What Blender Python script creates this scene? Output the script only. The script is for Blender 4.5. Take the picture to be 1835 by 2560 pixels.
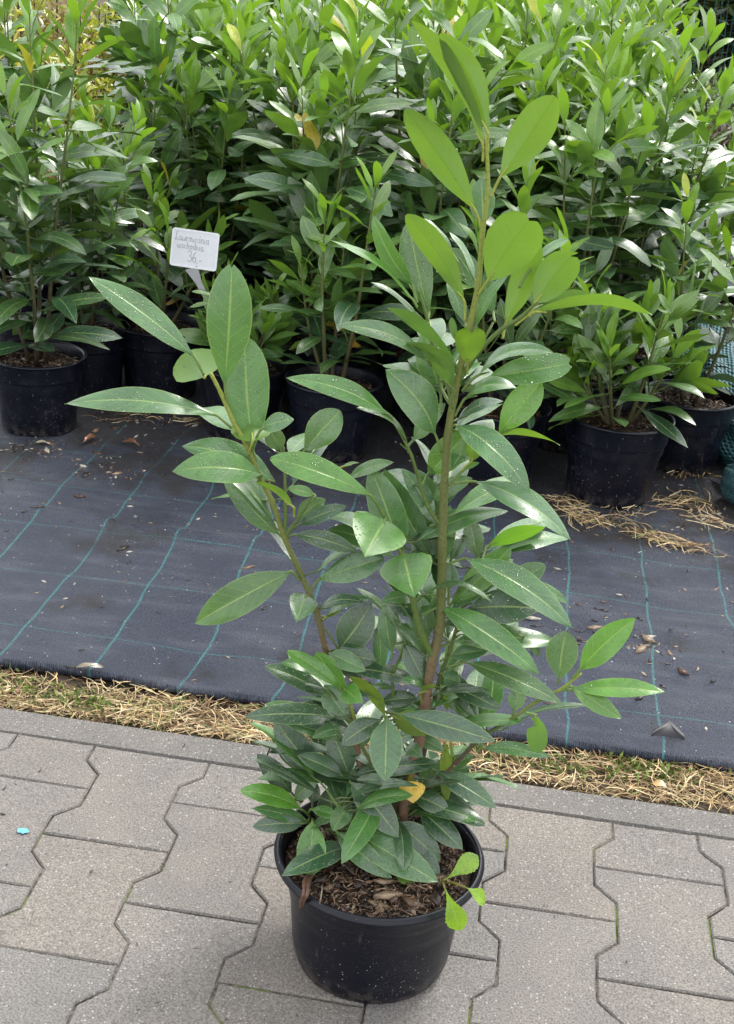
import bpy, bmesh, math, random
import numpy as np
from mathutils import Vector, Matrix, noise as mnoise
rnd = random.Random(7)
for o in list(bpy.data.objects): bpy.data.objects.remove(o)
scene = bpy.context.scene
COL = scene.collection
V3 = Vector

# ---------------------------------------------------------------- camera (solved from the paving joints: 200 mm double-T stones)
YAW, PIT, ROLL = [math.radians(a) for a in (-6.468, 23.642, 4.5717)]
CAM = V3((-0.2528, -1.38494, 1.06103)); FPX = 3263.16
_f = V3((math.sin(YAW)*math.cos(PIT), math.cos(YAW)*math.cos(PIT), -math.sin(PIT)))
_r0 = V3((math.cos(YAW), -math.sin(YAW), 0)); _u0 = _r0.cross(_f)
CR = _r0*math.cos(ROLL) + _u0*math.sin(ROLL); CU = -_r0*math.sin(ROLL) + _u0*math.cos(ROLL); CF = _f
cd = bpy.data.cameras.new('camera'); cam = bpy.data.objects.new('camera', cd); COL.objects.link(cam)
cd.sensor_fit = 'HORIZONTAL'; cd.sensor_width = 36; cd.lens = 36*FPX/1835; cd.clip_start = .02; cd.clip_end = 500
cam.matrix_world = Matrix(((CR.x, CU.x, -CF.x, CAM.x), (CR.y, CU.y, -CF.y, CAM.y), (CR.z, CU.z, -CF.z, CAM.z), (0, 0, 0, 1)))
scene.camera = cam
# ---------------------------------------------------------------- bright overcast light, brighter from behind right
SUN_EL, SUN_AZ = 52, 28          # azimuth measured from +y (away from the viewer) towards +x
w = bpy.data.worlds.new('World'); scene.world = w; w.use_nodes = True
nt = w.node_tree; nt.nodes.clear()
sky = nt.nodes.new('ShaderNodeTexSky'); sky.sky_type = 'NISHITA'; sky.sun_disc = False
sky.sun_elevation = math.radians(SUN_EL); sky.sun_rotation = math.radians(SUN_AZ); sky.air_density = 1.0; sky.dust_density = 3.0
hs = nt.nodes.new('ShaderNodeHueSaturation'); hs.inputs['Saturation'].default_value = .30
bg = nt.nodes.new('ShaderNodeBackground'); bg.inputs['Strength'].default_value = .15
wo = nt.nodes.new('ShaderNodeOutputWorld')
mx = nt.nodes.new('ShaderNodeMix'); mx.data_type = 'RGBA'; mx.inputs[0].default_value = .65; mx.inputs[7].default_value = (7.0, 7.1, 7.3, 1)   # thin even cloud over the sky
nt.links.new(sky.outputs[0], hs.inputs['Color']); nt.links.new(hs.outputs[0], mx.inputs[6]); nt.links.new(mx.outputs[2], bg.inputs[0]); nt.links.new(bg.outputs[0], wo.inputs[0])
sl = bpy.data.lights.new('sun', 'SUN'); sl.energy = 1.5; sl.angle = math.radians(14); sl.color = (1, .97, .91)
so = bpy.data.objects.new('sun', sl); COL.objects.link(so)
sd = V3((math.sin(math.radians(SUN_AZ))*math.cos(math.radians(SUN_EL)), math.cos(math.radians(SUN_AZ))*math.cos(math.radians(SUN_EL)), math.sin(math.radians(SUN_EL))))
so.rotation_euler = sd.to_track_quat('Z', 'Y').to_euler(); so.location = sd*20
vs = scene.view_settings; vs.view_transform = 'Standard'; vs.look = 'None'; vs.gamma = 1; vs.use_curve_mapping = False; vs.exposure = 1.08
scene.cycles.max_bounces = 8; scene.cycles.transparent_max_bounces = 8

# ---------------------------------------------------------------- helpers
K = {'A': (800, 0, 1.8067), 'B': (100, 600, 1.8067), 'C': (800, 800, 1.8067), 'D': (550, 1550, 1.8067), '1': (640, 1050, 3.252),
     '2': (640, 1450, 3.252), '3': (580, 1800, 2.71), '4': (980, 820, 3.252), '5': (1020, 1250, 3.252), '6': (1000, 1600, 3.613),
     '7': (800, 500, 3.613), 'W': (0, 0, .88610)}
def ray(x, y, k='W'):
    ox, oy, s = K[k]; px, py = ox + x/s, oy + y/s
    return CF + CR*((px-917.5)/FPX) - CU*((py-1280)/FPX)
def gp(x, y, z=0, k='W'):
    d = ray(x, y, k); return CAM + d*((z-CAM.z)/d.z)
def vp(x, y, Y, k='W'):
    d = ray(x, y, k); return CAM + d*((Y-CAM.y)/d.y)
def proj(p):
    d = V3(p)-CAM; z = d.dot(CF)
    return (917.5+FPX*d.dot(CR)/z)*.8861, (1280-FPX*d.dot(CU)/z)*.8861, z

def tag(o, label=None, cat=None, group=None, kind=None):
    if label: o['label'] = label
    if cat: o['category'] = cat
    if group: o['group'] = group
    if kind: o['kind'] = kind
    return o
def empty(name, loc, label, cat, group=None, rz=0):
    o = bpy.data.objects.new(name, None); COL.objects.link(o); o.location = loc; o.rotation_euler = (0, 0, rz); o.empty_display_size = .05
    return tag(o, label, cat, group)

class MB:
    """collects verts / faces with colour + uv, builds one mesh"""
    def __init__(s): s.v = []; s.f = []; s.c = []; s.uv = []
    def add(s, vs_, fs, col=(1, 1, 1, 1), uvs=None):
        b = len(s.v); s.v += [tuple(p) for p in vs_]
        if uvs is None: uvs = [(.25, .5)]*len(vs_)
        if isinstance(col, list): s.c += col
        else: s.c += [col]*len(vs_)
        s.uv += uvs
        s.f += [tuple(b+i for i in f) for f in fs]
    def build(s, name, mats, parent=None, smooth=True, mesh_only=False, inv=None):
        me = bpy.data.meshes.new(name)
        vv = s.v if inv is None else [tuple(inv @ V3(p)) for p in s.v]
        me.from_pydata(vv, [], s.f); n = len(me.loops)
        li = np.empty(n, np.int32); me.loops.foreach_get('vertex_index', li)
        a = me.color_attributes.new('tint', 'FLOAT_COLOR', 'CORNER')
        a.data.foreach_set('color', np.array(s.c, np.float32)[li].ravel())
        u = me.uv_layers.new(name='uv'); u.data.foreach_set('uv', np.array(s.uv, np.float32)[li].ravel())
        if smooth: me.polygons.foreach_set('use_smooth', [True]*len(me.polygons))
        me.materials.append(mats); me.update()
        if mesh_only: return me
        o = bpy.data.objects.new(name, me); COL.objects.link(o)
        if parent is not None: o.parent = parent
        return o

def tube(mb, pts, rad, n=7, col=(1, 1, 1, 1), cap=True):
    pts = [V3(p) for p in pts]; m = len(pts); vs_, fs = [], []
    x = None
    for i, p in enumerate(pts):
        t = (pts[min(i+1, m-1)]-pts[max(i-1, 0)])
        t = t.normalized() if t.length > 1e-9 else V3((0, 0, 1))
        if x is None: x = t.orthogonal().normalized()
        x = (x - t*x.dot(t)).normalized(); y = t.cross(x)
        r = rad[i] if isinstance(rad, (list, tuple)) else rad
        vs_ += [p + (x*math.cos(2*math.pi*j/n) + y*math.sin(2*math.pi*j/n))*r for j in range(n)]
    for i in range(m-1):
        for j in range(n):
            fs.append((i*n+j, i*n+(j+1) % n, (i+1)*n+(j+1) % n, (i+1)*n+j))
    if cap: fs.append(tuple(range(n))[::-1]); fs.append(tuple((m-1)*n+j for j in range(n)))
    if isinstance(col, list): col = [c for c in col for _ in range(n)]
    mb.add(vs_, fs, col)
def spline(pts, k=4):
    pts = [V3(p) for p in pts]; out = []
    for i in range(len(pts)-1):
        p0, p1, p2, p3 = pts[max(i-1, 0)], pts[i], pts[i+1], pts[min(i+2, len(pts)-1)]
        for j in range(k):
            t = j/k
            out.append(.5*((2*p1)+(p2-p0)*t+(2*p0-5*p1+4*p2-p3)*t*t+(3*p1-p0-3*p2+p3)*t**3))
    out.append(pts[-1]); return out
def lathe(mb, prof, n=48, col=(1, 1, 1, 1), c=(0, 0, 0)):
    vs_, fs = [], []; c = V3(c)
    for r, z in prof:
        vs_ += [c+V3((r*math.cos(2*math.pi*j/n), r*math.sin(2*math.pi*j/n), z)) for j in range(n)]
    for i in range(len(prof)-1):
        for j in range(n):
            fs.append((i*n+j, i*n+(j+1) % n, (i+1)*n+(j+1) % n, (i+1)*n+j))
    mb.add(vs_, fs, col)

# ---------------------------------------------------------------- materials
def mat(name):
    m = bpy.data.materials.new(name); m.use_nodes = True; t = m.node_tree; t.nodes.clear()
    out = t.nodes.new('ShaderNodeOutputMaterial'); return m, t, out
class G:
    def __init__(s, t): s.t = t
    def n(s, ty, **kw):
        x = s.t.nodes.new(ty)
        for k, v in kw.items(): setattr(x, k, v)
        return x
    def l(s, a, b): s.t.links.new(a, b)
    def inp(s, node, i, v):
        if hasattr(v, 'is_linked') or hasattr(v, 'links'): s.l(v, node.inputs[i])
        else: node.inputs[i].default_value = v
    def math(s, op, a, b=0., c=None, clamp=False):
        x = s.n('ShaderNodeMath', operation=op, use_clamp=clamp); s.inp(x, 0, a); s.inp(x, 1, b)
        if c is not None: s.inp(x, 2, c)
        return x.outputs[0]
    def mix(s, fac, a, b, blend='MIX'):
        x = s.n('ShaderNodeMix', data_type='RGBA', blend_type=blend); s.inp(x, 0, fac); s.inp(x, 6, a); s.inp(x, 7, b); return x.outputs[2]
    def noise(s, vec, scale, detail=2., rough=.5):
        x = s.n('ShaderNodeTexNoise'); s.inp(x, 'Vector', vec); x.inputs['Scale'].default_value = scale; x.inputs['Detail'].default_value = detail; x.inputs['Roughness'].default_value = rough; return x.outputs[0]
    def vor(s, vec, scale, feat='F1'):
        x = s.n('ShaderNodeTexVoronoi', feature=feat); s.inp(x, 'Vector', vec); x.inputs['Scale'].default_value = scale; return x
    def ramp(s, v, lo, hi):
        x = s.n('ShaderNodeMapRange', interpolation_type='SMOOTHSTEP'); s.inp(x, 0, v); x.inputs[1].default_value = lo; x.inputs[2].default_value = hi; return x.outputs[0]
    def obj(s): return s.n('ShaderNodeTexCoord').outputs['Object']
    def xyz(s, v):
        x = s.n('ShaderNodeSeparateXYZ'); s.l(v, x.inputs[0]); return x.outputs
    def vec(s, a, b, c=0.):
        x = s.n('ShaderNodeCombineXYZ'); s.inp(x, 0, a); s.inp(x, 1, b); s.inp(x, 2, c); return x.outputs[0]
    def bump(s, h, dist, strength=1., normal=None):
        x = s.n('ShaderNodeBump'); s.l(h, x.inputs['Height']); x.inputs['Distance'].default_value = dist; x.inputs['Strength'].default_value = strength
        if normal is not None: s.l(normal, x.inputs['Normal'])
        return x.outputs[0]
    def pbr(s, color, rough=.5, spec=.5, normal=None):
        x = s.n('ShaderNodeBsdfPrincipled'); s.inp(x, 'Base Color', color); s.inp(x, 'Roughness', rough); s.inp(x, 'Specular IOR Level', spec)
        if normal is not None: s.l(normal, x.inputs['Normal'])
        return x.outputs[0]
def rgb(r, g, b): return (r, g, b, 1)

def leaf_material(name, drops, dscale):
    m, t, out = mat(name); g = G(t)
    at = g.n('ShaderNodeAttribute', attribute_name='tint'); col, young = at.outputs['Color'], at.outputs['Alpha']
    ob = g.obj(); uvn = g.n('ShaderNodeUVMap', uv_map='uv'); u, v, _ = g.xyz(uvn.outputs[0])
    n1 = g.noise(ob, 35, 3)
    c = g.mix(g.ramp(n1, .3, .75), g.mix(1., col, rgb(.72, .76, .78), 'MULTIPLY'), g.mix(1., col, rgb(1.2, 1.16, 1.0), 'MULTIPLY'))
    du = g.math('ABSOLUTE', g.math('SUBTRACT', u, .5))
    rib = g.ramp(du, .036, .012)
    # side veins
    vv = g.math('ABSOLUTE', g.math('SUBTRACT', g.math('FRACT', g.math('SUBTRACT', g.math('MULTIPLY', v, 9.), g.math('MULTIPLY', du, 3.2))), .5))
    vein = g.math('MULTIPLY', g.ramp(vv, .07, .0), .32)
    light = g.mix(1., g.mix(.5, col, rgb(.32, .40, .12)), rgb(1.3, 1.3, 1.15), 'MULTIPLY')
    c = g.mix(vein, c, light); c = g.mix(g.math('MULTIPLY', rib, .8), c, light)
    # fine blemishes: brown tips and specks
    spk = g.ramp(g.noise(ob, 160, 1), .73, .78)
    c = g.mix(g.math('MULTIPLY', spk, .35), c, rgb(.09, .08, .025))
    # water drops
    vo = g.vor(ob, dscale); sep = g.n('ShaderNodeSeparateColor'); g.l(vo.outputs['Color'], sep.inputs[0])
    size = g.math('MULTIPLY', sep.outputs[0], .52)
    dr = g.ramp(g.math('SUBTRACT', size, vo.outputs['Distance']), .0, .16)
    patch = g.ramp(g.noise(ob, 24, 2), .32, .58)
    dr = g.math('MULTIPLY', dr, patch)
    # water film patches: darker and smoother
    film = g.ramp(g.noise(ob, 60, 3, .6), .62, .66)
    c = g.mix(g.math('MULTIPLY', film, .45*drops), c, g.mix(1., c, rgb(.45, .6, .4), 'MULTIPLY'))
    hgt = g.math('ADD', g.math('MULTIPLY', dr, drops), g.math('MULTIPLY', g.math('SUBTRACT', n1, g.math('MULTIPLY', rib, .5)), .45))
    edge = g.ramp(du, .455, .497); c = g.mix(g.math('MULTIPLY', edge, .55), c, light); c = g.mix(g.math('MULTIPLY', dr, .36*drops), c, g.mix(.5, light, rgb(.45, .55, .42)))  # last mix: sky brightness caught in the drops, painted into the leaf colour
    nb = g.bump(hgt, .0012, 1.)
    rough = g.math('SUBTRACT', g.math('ADD', .24, g.math('MULTIPLY', g.noise(ob, 90, 2), .16)), g.math('MULTIPLY', dr, .3*drops))
    top = g.pbr(c, rough, .8, nb)
    pn = top.node; pn.inputs['Coat Weight'].default_value = .32; pn.inputs['Coat Roughness'].default_value = .48; pn.inputs['Coat IOR'].default_value = 1.6
    under = g.mix(.42, col, rgb(.17, .27, .07)); under = g.mix(g.math('MULTIPLY', vein, 1.6), under, g.mix(1., under, rgb(.62, .74, .5), 'MULTIPLY')); under = g.mix(g.ramp(n1, .35, .7), g.mix(1., under, rgb(.8, .86, .8), 'MULTIPLY'), under); under = g.mix(g.math('MULTIPLY', rib, .6), under, g.mix(1., under, rgb(.6, .75, .5), 'MULTIPLY'))
    under = g.mix(g.math('MULTIPLY', spk, .6), under, rgb(.06, .06, .02))
    ub = g.pbr(under, .40, .6)
    geo = g.n('ShaderNodeNewGeometry'); ms = g.n('ShaderNodeMixShader'); g.l(geo.outputs['Backfacing'], ms.inputs[0]); g.l(top, ms.inputs[1]); g.l(ub, ms.inputs[2])
    tr = g.n('ShaderNodeBsdfTranslucent'); g.l(g.mix(1., g.mix(.35, col, rgb(.30, .45, .02)), rgb(1.35, 1.42, 1.0), 'MULTIPLY'), tr.inputs[0])
    m2 = g.n('ShaderNodeMixShader'); g.l(g.math('MULTIPLY', young, .55), m2.inputs[0]); g.l(ms.outputs[0], m2.inputs[1]); g.l(tr.outputs[0], m2.inputs[2])
    g.l(m2.outputs[0], out.inputs[0]); return m
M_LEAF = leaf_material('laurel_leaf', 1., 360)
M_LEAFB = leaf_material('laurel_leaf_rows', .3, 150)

def simple(name, build):
    m, t, out = mat(name); g = G(t); s = build(g); g.l(s, out.inputs[0]); return m
def _bark(g):
    at = g.n('ShaderNodeAttribute', attribute_name='tint').outputs['Color']; ob = g.obj()
    n = g.noise(ob, 260, 3); k = g.ramp(n, .55, .7)
    c = g.mix(g.math('MULTIPLY', k, .45), at, g.mix(1., at, rgb(.45, .4, .4), 'MULTIPLY'))
    return g.pbr(c, .55, .35, g.bump(n, .0012))
M_BARK = simple('laurel_bark', _bark)
def _tint(rough, spec):
    def f(g):
        at = g.n('ShaderNodeAttribute', attribute_name='tint').outputs['Color']; ob = g.obj()
        n = g.noise(ob, 190, 3); c = g.mix(g.ramp(n, .3, .7), g.mix(1., at, rgb(.6, .58, .55), 'MULTIPLY'), at)
        return g.pbr(c, rough, spec, g.bump(n, .001))
    return f
M_TINT = simple('dry_litter', _tint(.7, .3))
M_WET = simple('wet_litter', _tint(.4, .5))
def _pot(g):
    ob = g.obj(); x, y, z = g.xyz(ob)
    vo = g.vor(ob, 300); sep = g.n('ShaderNodeSeparateColor'); g.l(vo.outputs['Color'], sep.inputs[0])
    low = g.ramp(z, .13, .0)
    thr = g.math('SUBTRACT', .88, g.math('MULTIPLY', low, .3))
    on = g.math('GREATER_THAN', sep.outputs[1], thr)
    dot = g.math('MULTIPLY', on, g.math('LESS_THAN', vo.outputs['Distance'], g.math('MULTIPLY', sep.outputs[0], .22)))
    vo2 = g.vor(ob, 430); d2 = g.math('MULTIPLY', g.math('LESS_THAN', vo2.outputs['Distance'], .17), g.ramp(g.noise(ob, 16, 2), .45, .62))
    dust = g.ramp(g.noise(ob, 30, 4, .6), .45, .8)
    c = g.mix(g.math('MULTIPLY', dust, .25), rgb(.003, .0038, .0095), rgb(.012, .014, .024))
    c = g.mix(g.math('MULTIPLY', d2, .25), c, rgb(.3, .3, .3)); c = g.mix(g.math('MULTIPLY', dot, .6), c, rgb(.55, .53, .5))
    sc = g.ramp(g.noise(g.vec(g.math('MULTIPLY', x, 3.), g.math('MULTIPLY', y, 3.), g.math('MULTIPLY', z, .6)), 22, 4, .7), .62, .72); c = g.mix(g.math('MULTIPLY', sc, .28), c, rgb(.11, .105, .10))
    mud = g.math('MULTIPLY', g.ramp(z, .035, .0), g.ramp(g.noise(ob, 55, 3), .42, .6)); c = g.mix(g.math('MULTIPLY', mud, .5), c, rgb(.10, .085, .07))
    r = g.math('ADD', .33, g.math('MULTIPLY', dust, .25))
    return g.pbr(c, r, .4, g.bump(g.noise(ob, 220, 2), .0003))
M_POT = simple('black_plastic', _pot)
def _soil(g):
    ob = g.obj(); n = g.noise(ob, 120, 4, .7); c = g.mix(g.ramp(n, .3, .7), rgb(.012, .008, .006), rgb(.075, .045, .028))
    vo = g.vor(ob, 330); c = g.mix(g.math('MULTIPLY', g.math('LESS_THAN', vo.outputs['Distance'], .2), g.ramp(g.noise(ob, 40), .5, .6)), c, rgb(.4, .36, .3))
    return g.pbr(c, .75, .3, g.bump(n, .006))
M_SOIL = simple('potting_soil', _soil)
def _paver(g):
    at = g.n('ShaderNodeAttribute', attribute_name='tint').outputs['Color']; ob = g.obj()
    c = at
    big = g.noise(ob, 5, 4, .6); c = g.mix(g.ramp(big, .3, .7), g.mix(1., c, rgb(.86, .86, .88), 'MULTIPLY'), g.mix(1., c, rgb(1.08, 1.06, 1.03), 'MULTIPLY'))
    n = g.noise(ob, 420, 3, .7); c = g.mix(g.ramp(n, .35, .65), g.mix(1., c, rgb(.62, .61, .6), 'MULTIPLY'), g.mix(1., c, rgb(1.25, 1.25, 1.24), 'MULTIPLY'))
    vo = g.vor(ob, 290); sep = g.n('ShaderNodeSeparateColor'); g.l(vo.outputs['Color'], sep.inputs[0])
    grain = g.math('LESS_THAN', vo.outputs['Distance'], g.math('MULTIPLY', sep.outputs[2], .42))
    c = g.mix(g.math('MULTIPLY', g.math('MULTIPLY', grain, g.math('GREATER_THAN', sep.outputs[0], .80)), .38), c, rgb(.62, .60, .56))
    c = g.mix(g.math('MULTIPLY', g.math('MULTIPLY', grain, g.math('LESS_THAN', sep.outputs[0], .14)), .6), c, rgb(.07, .065, .06))
    return g.pbr(c, .72, .35, g.bump(g.math('ADD', n, g.math('MULTIPLY', grain, .4)), .0016))
M_PAVER = simple('concrete_paver', _paver)
def _joint(g):
    ob = g.obj(); n = g.noise(ob, 200, 3); c = g.mix(g.ramp(n, .3, .7), rgb(.045, .04, .034), rgb(.19, .17, .145))
    moss = g.ramp(g.noise(ob, 5.5, 3), .53, .60); c = g.mix(moss, c, g.mix(n, rgb(.06, .09, .02), rgb(.2, .24, .07)))
    return g.pbr(c, .9, .2, g.bump(n, .004))
M_JOINT = simple('joint_sand', _joint)
def _ground(g):
    ob = g.obj(); n = g.noise(ob, 60, 5, .7); c = g.mix(g.ramp(n, .3, .7), rgb(.022, .016, .011), rgb(.10, .075, .05))
    return g.pbr(c, .8, .3, g.bump(n, .012))
M_GROUND = simple('bare_soil', _ground)
def _fabric(g):
    ob = g.obj(); x, y, z = g.xyz(ob)
    wx = g.math('MULTIPLY', g.math('SUBTRACT', g.noise(g.vec(g.math('MULTIPLY', x, .5), y), 3.4, 2), .5), .05)
    wy = g.math('MULTIPLY', g.math('SUBTRACT', g.noise(g.vec(x, g.math('MULTIPLY', y, .4), 7.), 2.2, 2), .5), .035)
    fr = g.noise(ob, 500, 1)
    def line(c, w_, period, ph, width):
        a = g.math('DIVIDE', g.math('SUBTRACT', g.math('ADD', c, w_), ph), period)
        d = g.math('MULTIPLY', g.math('ABSOLUTE', g.math('SUBTRACT', g.math('FRACT', g.math('ADD', a, .5)), .5)), period)
        return g.ramp(g.math('ADD', d, g.math('MULTIPLY', g.math('SUBTRACT', fr, .5), .0012)), width, width*.45)
    l1 = line(x, wx, .145, -.122, .0026); l2 = g.math('MULTIPLY', line(y, wy, .19, .005, .0017), .75)
    ln = g.math('MAXIMUM', l1, l2)
    # woven tapes
    wa = g.math('SINE', g.math('MULTIPLY', x, 2*math.pi/.0031)); wb = g.math('SINE', g.math('MULTIPLY', y, 2*math.pi/.0042))
    weave = g.math('MULTIPLY', g.math('ADD', g.math('MULTIPLY', wa, wb), g.math('MULTIPLY', g.noise(g.vec(g.math('MULTIPLY', x, 6.), y), 90, 2), 1.6)), .5)
    n = g.noise(ob, 7, 4, .6); st = g.noise(g.vec(x, g.math('MULTIPLY', y, 5.)), 6, 3)
    c = g.mix(g.ramp(weave, -.2, .9), rgb(.014, .018, .028), rgb(.062, .075, .111))
    c = g.mix(g.math('MULTIPLY', g.ramp(st, .46, .74), .42), c, rgb(.11, .12, .145))
    dirt = g.ramp(g.math('ADD', g.noise(ob, 4.5, 4, .65), g.math('MULTIPLY', g.ramp(y, .75, 1.25), .16)), .53, .70)
    c = g.mix(g.math('MULTIPLY', dirt, .8), c, rgb(.022, .018, .016))
    c = g.mix(g.math('MULTIPLY', ln, g.math('SUBTRACT', .72, g.math('MULTIPLY', dirt, .55))), c, rgb(.05, .22, .22))
    spk = g.vor(ob, 130); sep = g.n('ShaderNodeSeparateColor'); g.l(spk.outputs['Color'], sep.inputs[0])
    c = g.mix(g.math('MULTIPLY', g.math('LESS_THAN', spk.outputs['Distance'], .16), g.math('GREATER_THAN', sep.outputs[0], .93)), c, rgb(.5, .5, .48))
    rough = g.math('ADD', .30, g.math('MULTIPLY', g.ramp(n, .35, .7), .28))
    mott = g.noise(g.vec(g.math('MULTIPLY', x, 1.6), y), 230, 2, .8); c = g.mix(g.ramp(mott, .35, .68), g.mix(1., c, rgb(.55, .55, .55), 'MULTIPLY'), g.mix(1., c, rgb(1.45, 1.45, 1.55), 'MULTIPLY'))
    return g.pbr(c, rough, .55, g.bump(g.math('ADD', weave, g.math('MULTIPLY', mott, 1.6)), .0022, 1.))
M_FABRIC = simple('woven_weed_fabric', _fabric)
def flat(name, col, rough=.5, spec=.5, bump=0, bscale=100):
    def f(g):
        ob = g.obj(); n = g.noise(ob, bscale, 3); c = g.mix(g.ramp(n, .3, .7), rgb(*[v*(.8 if bump else .97) for v in col]), rgb(*[min(1, v*(1.1 if bump else 1.02)) for v in col]))
        return g.pbr(c, rough, spec, g.bump(n, bump) if bump else None)
    return simple(name, f)
M_WHITE = flat('white_plastic', (.72, .74, .78), .35, .5)
M_RIM = flat('white_plastic_frame', (.82, .83, .86), .35, .5)
M_INK = flat('grey_ink', (.40, .41, .47), .6, .2)
M_STAKE = flat('clear_grey_plastic', (.5, .51, .53), .3, .5)
def _net(g):
    ob = g.obj(); uvn = g.n('ShaderNodeUVMap', uv_map='uv'); u, v, _ = g.xyz(uvn.outputs[0])
    a = g.math('SINE', g.math('MULTIPLY', u, 420.)); b = g.math('SINE', g.math('MULTIPLY', v, 150.)); n = g.noise(ob, 150, 3)
    k = g.math('ADD', g.math('MULTIPLY', g.math('MULTIPLY', a, b), .5), n)
    c = g.mix(g.ramp(k, .1, 1.), rgb(.005, .028, .036), rgb(.08, .23, .26))
    return g.pbr(c, .55, .4, g.bump(k, .004))
M_NET = simple('teal_shade_net', _net)

# ---------------------------------------------------------------- leaves
PROF = {'e': [(0, .05), (.06, .20), (.13, .48), (.24, .79), (.36, .96), (.48, 1), (.60, .96), (.72, .83), (.83, .62), (.92, .35), (.97, .15), (1, 0)],
        'o': [(0, .05), (.1, .30), (.25, .66), (.42, .93), (.58, 1), (.74, .92), (.87, .68), (.95, .40), (1, .10)],
        'b': [(0, .05), (.1, .40), (.28, .80), (.5, 1), (.72, .98), (.86, .82), (.95, .56), (1, .28)],
        'h': [(0, .12), (.1, .70), (.26, 1), (.42, .97), (.6, .80), (.78, .50), (.92, .20), (1, 0)],
        't': [(0, .04), (.15, .10), (.3, .30), (.5, .75), (.68, 1), (.84, .88), (.94, .5), (1, .1)]}
PX = {k: np.array(v) for k, v in PROF.items()}
def leaf(mb, B, T, N, wd, col, prof='e', bend=.05, fold=.16, nu=12, nv=3, notch=0., teeth=0., wav=.02, seed=0, bite=None):
    B, T, N = V3(B), V3(T), V3(N); ax = T-B; L = ax.length; a = ax/L; N = (N-a*N.dot(a)).normalized(); S = N.cross(a)
    vs_, uvs, fs = [], [], []; P = PX[prof]; r = random.Random(seed); ph = r.random()*6; sb = r.uniform(-.03, .03); tw = r.uniform(-.18, .18)
    for i in range(nu+1):
        t = i/nu; hw = wd/2*float(np.interp(t, P[:, 0], P[:, 1]))
        for j in range(-nv, nv+1):
            s = j/nv; te = t - notch*(1-abs(s))**1.5*max(0, (t-.55)/.45)**2
            h = hw*(1+ (teeth*(((t*11) % 1)-.5) if abs(j) == nv else 0))
            if bite and bite[0] < t < bite[1] and s*bite[2] > 0: h *= bite[3]
            c = B + a*L*te + N*(bend*L*4*te*(1-te)) + S*(sb*L*math.sin(math.pi*te))
            sg = s + tw*0
            z = fold*abs(s)*h - fold*.55*s*s*h + wav*L*.5*math.sin(ph+t*9+(2 if s > 0 else 0))*s*s + tw*s*h*(t-.3)
            vs_.append(c + S*(h*s*(1-.06*abs(s))) + N*z); uvs.append((.5+.5*s, t))
    W_ = 2*nv+1
    for i in range(nu):
        for j in range(2*nv):
            fs.append((i*W_+j, (i+1)*W_+j, (i+1)*W_+j+1, i*W_+j+1))
    mb.add(vs_, fs, col, uvs)
# colours (rgb, translucency)
KIND = {'Y': (.090, .195, .020, .55), 'M': (.062, .178, .040, .34), 'G': (.078, .235, .030, .42), 'D': (.028, .084, .036, .12),
        'P': (.066, .166, .056, .24), 'O': (.155, .215, .035, .70), 'S': (.070, .23, .012, .80), 'X': (.74, .50, .05, .5), 'K': (.30, .50, .03, .7)}
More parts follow.
